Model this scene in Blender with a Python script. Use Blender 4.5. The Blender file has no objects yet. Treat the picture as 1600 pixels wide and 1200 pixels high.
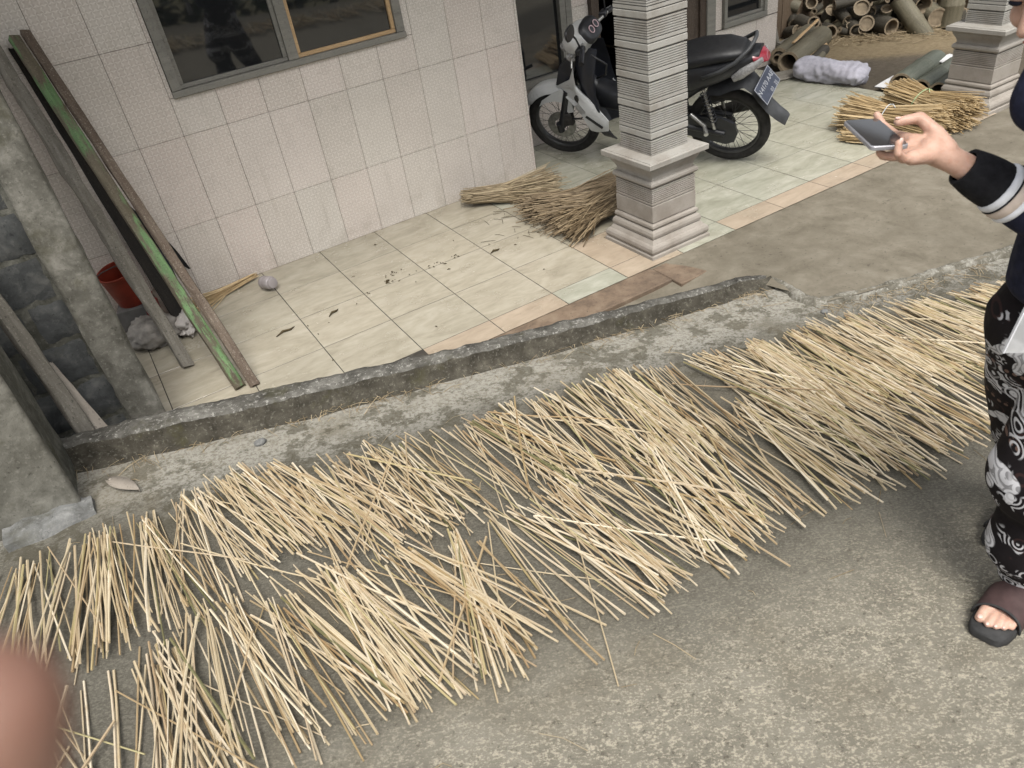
import bpy, bmesh, math, random
from mathutils import Vector, Matrix, Quaternion
random.seed(7)
S = bpy.context.scene
COL = S.collection
R = math.radians

# ------------------------------------------------------------------ camera
CAM_LOC = Vector((-1.06958, -4.77238, 2.05974))
RX = Vector((0.8446, -0.5173, -0.1384)); RY = Vector((-0.4015, -0.4407, -0.8029)); RZ = Vector((0.3543, 0.7337, -0.5799))
cam_d = bpy.data.cameras.new("camera"); cam = bpy.data.objects.new("camera", cam_d); COL.objects.link(cam)
m = Matrix((RX, -RY, -RZ)).transposed().to_quaternion().to_matrix().to_4x4()
m.translation = CAM_LOC; cam.matrix_world = m
cam_d.sensor_width = 36.0; cam_d.lens = 36.0 * 1192.57 / 1600.0
cam_d.clip_start = 0.005; cam_d.clip_end = 600
cam_d.dof.use_dof = True; cam_d.dof.focus_distance = 3.6; cam_d.dof.aperture_fstop = 6.4
S.camera = cam

# ------------------------------------------------------------------ sky, sun, exposure
SUN_EL, SUN_AZ = 60.0, 200.0
W = bpy.data.worlds.new("World"); S.world = W; W.use_nodes = True
wn = W.node_tree; wn.nodes.clear()
sky = wn.nodes.new('ShaderNodeTexSky'); sky.sky_type = 'NISHITA'; sky.sun_disc = False
sky.sun_elevation = R(SUN_EL); sky.sun_rotation = R(SUN_AZ); sky.air_density = 1.0; sky.dust_density = 4.0; sky.ozone_density = 1.0
hs = wn.nodes.new('ShaderNodeHueSaturation'); hs.inputs['Saturation'].default_value = 0.18
bg = wn.nodes.new('ShaderNodeBackground'); bg.inputs['Strength'].default_value = 0.125
wo = wn.nodes.new('ShaderNodeOutputWorld')
wn.links.new(sky.outputs[0], hs.inputs['Color']); wn.links.new(hs.outputs[0], bg.inputs['Color']); wn.links.new(bg.outputs[0], wo.inputs[0])
sun_d = bpy.data.lights.new("sun", 'SUN'); sun_d.energy = 1.5; sun_d.angle = R(28); sun_d.color = (1.0, 0.955, 0.88)
sun = bpy.data.objects.new("sun", sun_d); COL.objects.link(sun)
az, el = R(SUN_AZ), R(SUN_EL)
sd = Vector((math.sin(az) * math.cos(el), math.cos(az) * math.cos(el), math.sin(el)))
sun.rotation_euler = (-sd).to_track_quat('-Z', 'Y').to_euler()
S.view_settings.view_transform = 'Standard'; S.view_settings.look = 'None'
S.view_settings.exposure = 1.06; S.view_settings.gamma = 1.0; S.view_settings.use_curve_mapping = False
S.render.engine = 'CYCLES'

# ------------------------------------------------------------------ node helpers
class NT:
    def __init__(s, name, rough=0.7, spec=0.5):
        s.mat = bpy.data.materials.new(name); s.mat.use_nodes = True
        s.t = s.mat.node_tree; s.b = s.t.nodes['Principled BSDF']
        s.b.inputs['Roughness'].default_value = rough
        s.b.inputs['Specular IOR Level'].default_value = spec
    def n(s, typ, **kw):
        nd = s.t.nodes.new('ShaderNode' + typ)
        for k, v in kw.items(): setattr(nd, k, v)
        return nd
    def put(s, sock, v):
        if hasattr(v, 'is_linked') or hasattr(v, 'links'): s.t.links.new(v, sock)
        elif v is not None:
            if sock.type == 'RGBA' and len(v) == 3: v = (*v, 1)
            sock.default_value = v
    def obj(s): return s.n('TexCoord').outputs['Object']
    def pos(s): return s.n('NewGeometry').outputs['Position']
    def rnd(s): return s.n('ObjectInfo').outputs['Random']
    def attr(s, name): return s.n('Attribute', attribute_name=name).outputs['Fac']
    def mapv(s, v, sc=(1, 1, 1), rot=(0, 0, 0), loc=(0, 0, 0)):
        q = s.n('Mapping'); s.put(q.inputs['Vector'], v)
        s.put(q.inputs['Scale'], sc); s.put(q.inputs['Rotation'], rot); s.put(q.inputs['Location'], loc)
        return q.outputs[0]
    def add(s, v, w):
        q = s.n('VectorMath', operation='ADD'); s.put(q.inputs[0], v); s.put(q.inputs[1], w); return q.outputs[0]
    def noise(s, v, scale, detail=4, rough=0.55, dist=0.0):
        q = s.n('TexNoise'); s.put(q.inputs['Vector'], v); s.put(q.inputs['Scale'], scale)
        s.put(q.inputs['Detail'], detail); s.put(q.inputs['Roughness'], rough); s.put(q.inputs['Distortion'], dist)
        return q.outputs['Fac']
    def voro(s, v, scale, feat='F1', out='Distance', rnd=1.0):
        q = s.n('TexVoronoi', feature=feat); s.put(q.inputs['Vector'], v); s.put(q.inputs['Scale'], scale); s.put(q.inputs['Randomness'], rnd)
        return q.outputs[out]
    def wave(s, v, scale, dist=2, detail=2, dirn='X'):
        q = s.n('TexWave', bands_direction=dirn); s.put(q.inputs['Vector'], v); s.put(q.inputs['Scale'], scale)
        s.put(q.inputs['Distortion'], dist); s.put(q.inputs['Detail'], detail); return q.outputs['Fac']
    def m(s, op, a, b=None, clamp=False):
        q = s.n('Math', operation=op, use_clamp=clamp); s.put(q.inputs[0], a)
        if b is not None: s.put(q.inputs[1], b)
        return q.outputs[0]
    def ss(s, x, lo, hi):
        q = s.n('MapRange', interpolation_type='SMOOTHSTEP'); s.put(q.inputs[0], x); s.put(q.inputs[1], lo); s.put(q.inputs[2], hi)
        return q.outputs[0]
    def mix(s, f, a, b, mode='MIX'):
        q = s.n('Mix', data_type='RGBA', blend_type=mode); s.put(q.inputs[0], f); s.put(q.inputs[6], a); s.put(q.inputs[7], b)
        return q.outputs[2]
    def ramp(s, f, stops):
        q = s.n('ValToRGB'); e = q.color_ramp.elements
        while len(e) < len(stops): e.new(0.5)
        for i, (p, c) in enumerate(stops):
            e[i].position = p; e[i].color = (*c, 1) if len(c) == 3 else c
        s.put(q.inputs[0], f); return q.outputs[0]
    def sep(s, v):
        q = s.n('SeparateXYZ'); s.put(q.inputs[0], v); return q.outputs
    def comb(s, x, y, z=0.0):
        q = s.n('CombineXYZ'); s.put(q.inputs[0], x); s.put(q.inputs[1], y); s.put(q.inputs[2], z); return q.outputs[0]
    def bump(s, h, strength=0.4, dist=0.01):
        q = s.n('Bump'); s.put(q.inputs['Strength'], strength); s.put(q.inputs['Distance'], dist); s.put(q.inputs['Height'], h)
        s.t.links.new(q.outputs[0], s.b.inputs['Normal'])
    def col(s, c): s.put(s.b.inputs['Base Color'], c)
    def rough(s, v): s.put(s.b.inputs['Roughness'], v)

def simple(name, c, rough=0.6, spec=0.5, var=0.25, scale=30, metal=0.0, bump=0.0, pos=False):
    k = NT(name, rough, spec); v = k.pos() if pos else k.obj()
    n = k.noise(v, scale, 4); 
    lo = tuple(x * (1 - var) for x in c); hi = tuple(min(1, x * (1 + var)) for x in c)
    k.col(k.ramp(n, [(0.3, lo), (0.7, hi)])); k.b.inputs['Metallic'].default_value = metal
    k.rough(k.ramp(k.noise(v, scale * 0.6, 3), [(0.3, (rough * 0.85,) * 3), (0.7, (min(1, rough * 1.15),) * 3)]))
    if bump: k.bump(k.noise(v, scale * 2, 4), bump, 0.004)
    return k.mat

MAT = {}
def mk_wall_tile():
    k = NT('glazed wall tile', 0.28, 0.5)
    v = k.obj(); sx, sy, sz = k.sep(v)
    cell = 0.0357
    u = k.m('DIVIDE', sx, cell); w = k.m('DIVIDE', sz, cell)
    chk = k.m('MODULO', k.m('ADD', k.m('FLOOR', u), k.m('FLOOR', w)), 2.0)
    sg = k.m('SUBTRACT', k.m('MULTIPLY', k.m('ABSOLUTE', chk), 2.0), 1.0)
    fu = k.m('SUBTRACT', k.m('FRACT', u), 0.5); fv = k.m('SUBTRACT', k.m('FRACT', w), 0.5)
    fu = k.m('MULTIPLY', fu, sg)
    a = k.m('ARCTAN2', fv, fu)
    r = k.m('SQRT', k.m('ADD', k.m('MULTIPLY', fu, fu), k.m('MULTIPLY', fv, fv)))
    s = k.m('SINE', k.m('ADD', k.m('MULTIPLY', a, 4.0), k.m('MULTIPLY', r, 5.5)))
    blade = k.m('MULTIPLY', k.ss(s, 0.45, 0.95), k.m('SUBTRACT', 1.0, k.ss(r, 0.38, 0.62)))
    shade = k.m('MULTIPLY', k.ss(s, 0.2, -0.8), k.m('SUBTRACT', 1.0, k.ss(r, 0.2, 0.6)))
    rn = k.rnd()
    base = k.ramp(rn, [(0.0, (0.485, 0.448, 0.402)), (0.35, (0.53, 0.463, 0.42)), (0.7, (0.50, 0.468, 0.42)), (1.0, (0.545, 0.485, 0.445))])
    base = k.mix(k.m('MULTIPLY', shade, 0.35), base, (0.28, 0.245, 0.21))
    c = k.mix(k.m('MULTIPLY', blade, 0.7), base, (0.66, 0.63, 0.585))
    big = k.noise(k.pos(), 3.0, 3)
    c = k.mix(k.ss(big, 0.35, 0.75), c, k.mix(0.12, c, (0.2, 0.175, 0.15)))
    pz = k.sep(k.pos())[2]; spl = k.m('MULTIPLY', k.ss(pz, 0.30, 0.0), k.ss(k.noise(k.pos(), 9, 6, 0.68), 0.42, 0.66))
    c = k.mix(k.m('MULTIPLY', spl, 0.26), c, (0.20, 0.165, 0.12))
    run = k.ss(k.noise(k.mapv(k.pos(), (9, 9, 0.8)), 1.6, 5, 0.65), 0.56, 0.74); c = k.mix(k.m('MULTIPLY', run, 0.22), c, (0.22, 0.19, 0.15))
    k.col(c); k.bump(k.noise(k.pos(), 7, 2), 0.10, 0.004); k.rough(k.ramp(k.noise(k.pos(), 9, 4), [(0.3, (0.22,) * 3), (0.75, (0.38,) * 3)]))
    return k.mat
MAT['wall_tile'] = mk_wall_tile()

def mk_floor_tile(name, a, b, c):
    k = NT(name, 0.22, 0.5)
    v = k.pos(); off = k.m('MULTIPLY', k.rnd(), 40.0); vv = k.add(v, k.comb(off, off, 0.0))
    vv = k.mapv(vv, (1, 2.6, 1), (0, 0, 0.5))
    n = k.noise(vv, 3.2, 6, 0.62, 1.2); n2 = k.noise(vv, 14, 5, 0.6, 0.6)
    f = k.m('ADD', k.m('MULTIPLY', n, 0.7), k.m('MULTIPLY', n2, 0.3))
    col = k.ramp(f, [(0.34, a), (0.5, b), (0.66, c)])
    tint = k.ramp(k.rnd(), [(0, (0.9, 0.9, 0.88)), (1, (1.0, 0.985, 0.96))])
    col = k.mix(1.0, col, tint, 'MULTIPLY')
    dirt = k.ss(k.noise(v, 4.0, 6, 0.62), 0.45, 0.8)
    col = k.mix(k.m('MULTIPLY', dirt, 0.42), col, (0.19, 0.165, 0.12))
    spots = k.ss(k.noise(v, 60, 3, 0.6), 0.70, 0.76)
    col = k.mix(k.m('MULTIPLY', spots, 0.5), col, (0.10, 0.085, 0.06))
    k.col(col)
    k.rough(k.m('ADD', 0.15, k.m('MULTIPLY', dirt, 0.35)))
    k.bump(k.noise(v, 5, 2), 0.035, 0.004)
    return k.mat
MAT['floor_cream'] = mk_floor_tile('cream marbled floor tile', (0.27, 0.245, 0.192), (0.34, 0.313, 0.25), (0.40, 0.373, 0.31))
MAT['floor_green'] = mk_floor_tile('pale green marbled floor tile', (0.265, 0.265, 0.21), (0.345, 0.345, 0.285), (0.43, 0.425, 0.365))
MAT['floor_pink'] = mk_floor_tile('pinkish edge tile', (0.31, 0.25, 0.19), (0.37, 0.305, 0.235), (0.42, 0.35, 0.275))

def mk_concrete(name, base, light, dark, flake=0.5, scale=1.0, moss=0.0, rough=0.92, bmp=0.7, mid=None):
    k = NT(name, rough, 0.25); v = k.pos()
    n1 = k.noise(v, 2.2 * scale, 6, 0.62); n2 = k.noise(v, 55 * scale, 5, 0.7); n3 = k.noise(v, 11 * scale, 6, 0.68, 0.3)
    c = k.ramp(n3, [(0.28, dark), (0.5, base), (0.74, mid or light)])
    c = k.mix(k.ss(n1, 0.42, 0.68), c, k.mix(0.5, c, dark))
    fl = k.ss(n2, 0.54, 0.66)
    c = k.mix(k.m('MULTIPLY', fl, flake), c, light)
    pit = k.ss(k.noise(k.add(v, (3.1, 1.7, 0.4)), 70 * scale, 4, 0.7), 0.60, 0.70)
    c = k.mix(k.m('MULTIPLY', pit, 0.6), c, tuple(x * 0.45 for x in dark))
    if moss:
        ms = k.ss(k.noise(k.add(v, (9.1, 4.7, 2.0)), 4.5, 6, 0.7), 0.55, 0.68)
        c = k.mix(k.m('MULTIPLY', ms, moss), c, (0.045, 0.042, 0.018))
    k.col(c)
    h = k.m('ADD', k.m('MULTIPLY', n2, 0.6), k.m('MULTIPLY', n3, 0.8)); k.bump(h, bmp, 0.006)
    return k.mat

def mk_lane():
    k = NT('worn concrete lane', 0.93, 0.2); v = k.pos(); sx, sy, sz = k.sep(v)
    edge = k.m('ADD', k.m('MULTIPLY', sx, -0.20), -1.96)          # line of the kerb
    d = k.m('SUBTRACT', edge, sy)                                 # distance out from the kerb
    st = k.mapv(v, (1, 1, 1), (0, 0, 0.42))
    st = k.mapv(st, (0.82, 1.18, 1))
    n1 = k.noise(v, 1.5, 6, 0.6); n3 = k.noise(st, 9, 7, 0.72, 0.25); fine = k.noise(st, 140, 6, 0.75); med = k.noise(st, 52, 6, 0.72)
    base = k.ramp(n3, [(0.25, (0.125, 0.115, 0.092)), (0.5, (0.175, 0.162, 0.13)), (0.75, (0.225, 0.21, 0.172))])
    # pale worn cement skin flaking over the darker aggregate
    sk = k.m('ADD', k.m('MULTIPLY', fine, 0.62), k.m('MULTIPLY', med, 0.38))
    amount = k.ss(n1, 0.35, 0.62)
    fl = k.ss(sk, 0.50, 0.57)
    near = k.ss(d, 1.55, 2.1)
    c = k.mix(k.m('MULTIPLY', fl, k.m('ADD', 0.25, k.m('MULTIPLY', near, 0.65))), base, (0.37, 0.338, 0.265))
    pit = k.ss(k.noise(k.add(v, (3.1, 1.7, 0.4)), 48, 5, 0.72), 0.57, 0.68)
    c = k.mix(k.m('MULTIPLY', pit, 0.62), c, (0.05, 0.043, 0.03))
    # dark stained band under the sticks, with their contact shade painted in
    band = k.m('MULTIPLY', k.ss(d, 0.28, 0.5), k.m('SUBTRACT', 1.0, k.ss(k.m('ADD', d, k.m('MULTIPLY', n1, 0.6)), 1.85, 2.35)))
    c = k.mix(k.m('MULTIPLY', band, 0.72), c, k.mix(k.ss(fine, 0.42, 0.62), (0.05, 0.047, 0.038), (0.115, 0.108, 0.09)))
    # lichen crust beside the kerb
    lm = k.m('MULTIPLY', k.m('SUBTRACT', 1.0, k.ss(k.m('ADD', d, k.m('MULTIPLY', n1, 0.35)), 0.50, 0.85)), k.ss(k.noise(v, 3.6, 5, 0.65), 0.30, 0.48))
    lich = k.ss(k.noise(v, 60, 6, 0.78), 0.42, 0.54)
    c = k.mix(k.m('MULTIPLY', lm, k.m('MULTIPLY', lich, 0.75)), c, (0.31, 0.30, 0.265))
    ms = k.ss(k.noise(k.add(v, (9.1, 4.7, 2.0)), 6.5, 6, 0.72), 0.50, 0.57)
    mm = k.m('MULTIPLY', ms, k.m('SUBTRACT', 1.0, k.ss(d, 0.55, 0.95)))
    c = k.mix(k.m('MULTIPLY', mm, 0.65), c, (0.055, 0.049, 0.032))
    old = k.ss(k.noise(k.add(v, (2.0, 8.0, 1.0)), 2.1, 5, 0.6), 0.5, 0.7)
    c = k.mix(k.m('MULTIPLY', old, 0.35), c, (0.14, 0.12, 0.085))
    k.col(c)
    h = k.m('ADD', k.m('ADD', k.m('MULTIPLY', fine, 0.9), k.m('MULTIPLY', med, 0.9)), k.m('MULTIPLY', n3, 0.8)); k.bump(h, 0.7, 0.005)
    return k.mat
MAT['lane'] = mk_lane()
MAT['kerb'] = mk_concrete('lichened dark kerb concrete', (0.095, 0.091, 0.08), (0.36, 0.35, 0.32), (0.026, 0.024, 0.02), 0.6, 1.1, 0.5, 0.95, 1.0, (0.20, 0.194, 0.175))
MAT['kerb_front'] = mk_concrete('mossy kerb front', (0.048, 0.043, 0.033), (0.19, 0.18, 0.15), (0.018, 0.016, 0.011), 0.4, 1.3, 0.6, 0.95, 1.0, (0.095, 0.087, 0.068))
MAT['post'] = mk_concrete('rough grey post concrete', (0.125, 0.12, 0.102), (0.25, 0.24, 0.21), (0.055, 0.052, 0.042), 0.4, 1.0, 0.45, 0.95, 0.6)
MAT['block'] = mk_concrete('dark cement block', (0.065, 0.068, 0.068), (0.15, 0.15, 0.14), (0.028, 0.03, 0.03), 0.25, 0.7, 0.25, 0.95, 0.8)
MAT['mortar'] = mk_concrete('old mortar', (0.085, 0.085, 0.072), (0.19, 0.185, 0.16), (0.035, 0.034, 0.026), 0.35, 1.1, 0.4, 0.95, 0.9)
MAT['pier'] = mk_concrete('mottled cement render', (0.165, 0.16, 0.138), (0.27, 0.262, 0.228), (0.07, 0.067, 0.054), 0.3, 1.0, 0.45, 0.95, 0.6)
MAT['pale_cement'] = mk_concrete('pale cement patch', (0.15, 0.152, 0.148), (0.26, 0.26, 0.25), (0.065, 0.064, 0.058), 0.4, 1.2, 0.35, 0.9, 0.9)
MAT['apron'] = mk_concrete('smooth stained apron concrete', (0.155, 0.137, 0.105), (0.215, 0.195, 0.155), (0.105, 0.092, 0.068), 0.12, 0.55, 0.12, 0.85, 0.25)
MAT['apron_red'] = mk_concrete('reddish screed', (0.165, 0.12, 0.085), (0.23, 0.18, 0.13), (0.08, 0.06, 0.045), 0.15, 0.9, 0.1, 0.8, 0.3)
MAT['slab'] = mk_concrete('porch slab', (0.05, 0.045, 0.038), (0.09, 0.085, 0.07), (0.03, 0.027, 0.023), 0.2, 1.0, 0.1)

def mk_soil():
    k = NT('trodden soil with sawdust', 0.95, 0.2); v = k.pos(); sx, sy, sz = k.sep(v)
    n = k.noise(v, 2.4, 7, 0.65); f = k.noise(v, 30, 6, 0.7)
    # sawdust lies in a belt in front of the bamboo heap
    q = k.m('ADD', k.m('MULTIPLY', sx, 0.66), k.m('MULTIPLY', sy, 0.75))
    belt = k.ss(k.m('ADD', q, k.m('MULTIPLY', n, 0.35)), 3.55, 3.80)
    saw = k.ramp(f, [(0.3, (0.12, 0.092, 0.054)), (0.7, (0.22, 0.175, 0.11))])
    dark_soil = k.ramp(f, [(0.3, (0.06, 0.05, 0.037)), (0.7, (0.105, 0.088, 0.066))])  # darker soil outside the sawdust belt
    c = k.mix(belt, dark_soil, saw)
    c = k.mix(k.m('MULTIPLY', k.ss(n, 0.55, 0.75), 0.5), c, (0.10, 0.08, 0.05))
    k.col(c); k.bump(k.m('ADD', f, n), 0.6, 0.01); return k.mat
MAT['soil'] = mk_soil()
MAT['earth'] = simple('open ground', (0.12, 0.11, 0.06), 0.95, 0.2, 0.4, 2, pos=True)

def mk_stone():
    k = NT('grey cement column', 0.82, 0.3); v = k.pos(); sx, sy, sz = k.sep(v)
    n = k.noise(v, 6, 6, 0.62); f = k.noise(v, 120, 3, 0.6)
    warm = k.ss(sz, 0.75, 0.2)
    c = k.mix(warm, (0.30, 0.292, 0.268), (0.275, 0.25, 0.22))
    c = k.mix(k.ss(n, 0.42, 0.72), c, k.mix(0.5, c, (0.15, 0.125, 0.10)))
    c = k.mix(k.m('MULTIPLY', k.ss(f, 0.5, 0.7), 0.25), c, (0.16, 0.145, 0.12))
    k.col(c); k.bump(k.m('ADD', f, n), 0.25, 0.003); return k.mat
MAT['stone'] = mk_stone()

def mk_wood(name, a, b, c, rough=0.75, scale=1.0, axis='Z', paint=None, pamt=0.5, speck=0.25):
    k = NT(name, rough, 0.35); v = k.obj()
    sc = {'X': (0.12, 1, 1), 'Y': (1, 0.12, 1), 'Z': (1, 1, 0.12)}[axis]
    g = k.mapv(v, sc); g = k.add(g, k.comb(k.m('MULTIPLY', k.rnd(), 9.0), 0.0, 0.0))
    n = k.noise(g, 45 * scale, 6, 0.65, 0.4); n2 = k.noise(g, 8 * scale, 4)
    col = k.ramp(k.m('ADD', k.m('MULTIPLY', n, 0.6), k.m('MULTIPLY', n2, 0.4)), [(0.3, a), (0.5, b), (0.72, c)])
    if paint:
        p = k.noise(g, 22 * scale, 6, 0.72); p2 = k.noise(v, 5, 4)
        mk = k.ss(k.m('ADD', k.m('MULTIPLY', p, 0.65), k.m('MULTIPLY', p2, 0.35)), 0.62 - 0.28 * pamt, 0.68 - 0.28 * pamt)
        col = k.mix(mk, col, k.mix(k.ss(n, 0.4, 0.6), paint, tuple(x * 0.72 for x in paint)))
    fk = k.ss(k.noise(v, 130, 4, 0.7), 0.56, 0.66)
    col = k.mix(k.m('MULTIPLY', fk, speck), col, (0.34, 0.31, 0.26))
    dk = k.ss(k.noise(k.add(v, (4.0, 2.0, 1.0)), 90, 4, 0.7), 0.58, 0.68)
    col = k.mix(k.m('MULTIPLY', dk, 0.7), col, tuple(q * 0.4 for q in a))
    k.col(col); k.bump(n, 0.5, 0.004); return k.mat
MAT['frame_grey'] = mk_wood('weathered grey frame wood', (0.125, 0.12, 0.105), (0.17, 0.165, 0.145), (0.22, 0.21, 0.185), 0.7, 1, 'X')
MAT['frame_tan'] = mk_wood('raw tan beading', (0.34, 0.22, 0.11), (0.44, 0.30, 0.16), (0.52, 0.37, 0.21), 0.6, 1, 'X')
MAT['frame_brown'] = mk_wood('brown door frame', (0.035, 0.024, 0.018), (0.055, 0.04, 0.03), (0.085, 0.065, 0.05), 0.55)
MAT['green_wood'] = mk_wood('flaking green paint on board', (0.05, 0.042, 0.03), (0.09, 0.075, 0.05), (0.14, 0.12, 0.085), 0.75, 1, 'Z', (0.115, 0.20, 0.085), 0.42)
MAT['old_wood'] = mk_wood('rough brown stained board', (0.05, 0.035, 0.026), (0.095, 0.07, 0.052), (0.17, 0.14, 0.11), 0.85, 1.3, speck=0.6)
MAT['grey_wood'] = mk_wood('bleached old timber', (0.085, 0.077, 0.063), (0.155, 0.143, 0.12), (0.25, 0.235, 0.205), 0.85, 1.2, speck=0.6)
MAT['plank_wood'] = mk_wood('shed plank wood', (0.07, 0.048, 0.03), (0.12, 0.085, 0.055), (0.18, 0.135, 0.09), 0.8, 0.6)

def mk_stick(name, attr):
    k = NT(name, 0.45, 0.4); r = k.attr('tone') if attr else k.rnd()
    c = k.ramp(r, [(0.0, (0.37, 0.295, 0.185)), (0.25, (0.48, 0.41, 0.285)), (0.45, (0.29, 0.21, 0.115)), (0.65, (0.58, 0.515, 0.395)), (0.85, (0.26, 0.175, 0.09)), (0.965, (0.38, 0.335, 0.18)), (0.98, (0.13, 0.125, 0.06))])
    v = k.pos(); n = k.noise(v, 28, 4, 0.6)
    c = k.mix(k.ss(n, 0.52, 0.78), c, k.mix(0.45, c, (0.36, 0.24, 0.11)))
    c = k.mix(k.m('MULTIPLY', k.ss(k.noise(v, 140, 2), 0.62, 0.7), 0.35), c, (0.28, 0.2, 0.1))
    k.col(c); return k.mat
MAT['stick'] = mk_stick('split bamboo stick', False); MAT['stick_many'] = mk_stick('split bamboo sticks', True)

def mk_bundle(name, a, b, c):
    k = NT(name, 0.6, 0.3); r = k.attr('tone')
    col = k.ramp(r, [(0.0, a), (0.5, b), (1.0, c)])
    n = k.noise(k.pos(), 35, 3)
    k.col(k.mix(k.ss(n, 0.5, 0.75), col, k.mix(0.5, col, (0.15, 0.10, 0.05)))); return k.mat
MAT['bundle_dull'] = mk_bundle('dry dull sticks', (0.16, 0.12, 0.07), (0.26, 0.205, 0.125), (0.38, 0.31, 0.20))
MAT['bundle_brown'] = mk_bundle('dry brown sticks', (0.09, 0.063, 0.034), (0.17, 0.125, 0.072), (0.29, 0.225, 0.14))
MAT['bundle_tan'] = mk_bundle('tan tied sticks', (0.26, 0.18, 0.085), (0.40, 0.295, 0.16), (0.50, 0.39, 0.235))
MAT['bamboo'] = mk_wood('old bamboo culm', (0.065, 0.057, 0.036), (0.12, 0.107, 0.072), (0.19, 0.172, 0.125), 0.65, 0.6)
MAT['bamboo_green'] = mk_wood('grey green bamboo culm', (0.055, 0.062, 0.045), (0.095, 0.105, 0.08), (0.16, 0.165, 0.13), 0.6, 0.6)
MAT['bamboo_dark'] = mk_wood('dark weathered bamboo', (0.022, 0.019, 0.014), (0.045, 0.04, 0.03), (0.085, 0.075, 0.057), 0.7, 0.6)
MAT['bamboo_cut'] = simple('cut bamboo face', (0.22, 0.175, 0.12), 0.7, 0.3, 0.3, 40)
MAT['bamboo_in'] = simple('bamboo hollow', (0.20, 0.16, 0.11), 0.8, 0.2, 0.3, 20)
k = NT('dark window glass', 0.03, 1.0); k.col((0.012, 0.013, 0.014)); k.bump(k.noise(k.obj(), 2.5, 2), 0.02, 0.01); MAT['glass'] = k.mat
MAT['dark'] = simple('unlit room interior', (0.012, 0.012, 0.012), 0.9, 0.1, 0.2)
MAT['grout'] = simple('dark tile grout', (0.10, 0.09, 0.078), 0.9, 0.2, 0.3, 8)
MAT['plaster'] = simple('roof underside plaster', (0.5, 0.48, 0.44), 0.9, 0.2, 0.1, 3)
MAT['edge_crust'] = mk_concrete('lichened crumbled edge', (0.15, 0.14, 0.115), (0.38, 0.37, 0.33), (0.05, 0.045, 0.032), 0.6, 1.2, 0.5, 0.95, 0.9)
MAT['pale_batten'] = mk_wood('pale planed batten', (0.20, 0.175, 0.145), (0.26, 0.23, 0.195), (0.31, 0.28, 0.24), 0.7, 0.6)
MAT['black_wood'] = mk_wood('near-black board', (0.008, 0.007, 0.006), (0.014, 0.012, 0.010), (0.025, 0.021, 0.018), 0.85, 1, speck=0.05)  # near-black tone for the board between pole and green board
MAT['white_paper'] = simple('white paper sheet', (0.66, 0.66, 0.66), 0.7, 0.3, 0.06, 12)
MAT['nail'] = simple('nail', (0.62, 0.42, 0.36), 0.3, 0.5, 0.05, 40)
MAT['lips'] = simple('lips', (0.40, 0.15, 0.13), 0.5, 0.4, 0.1, 40)
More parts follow.
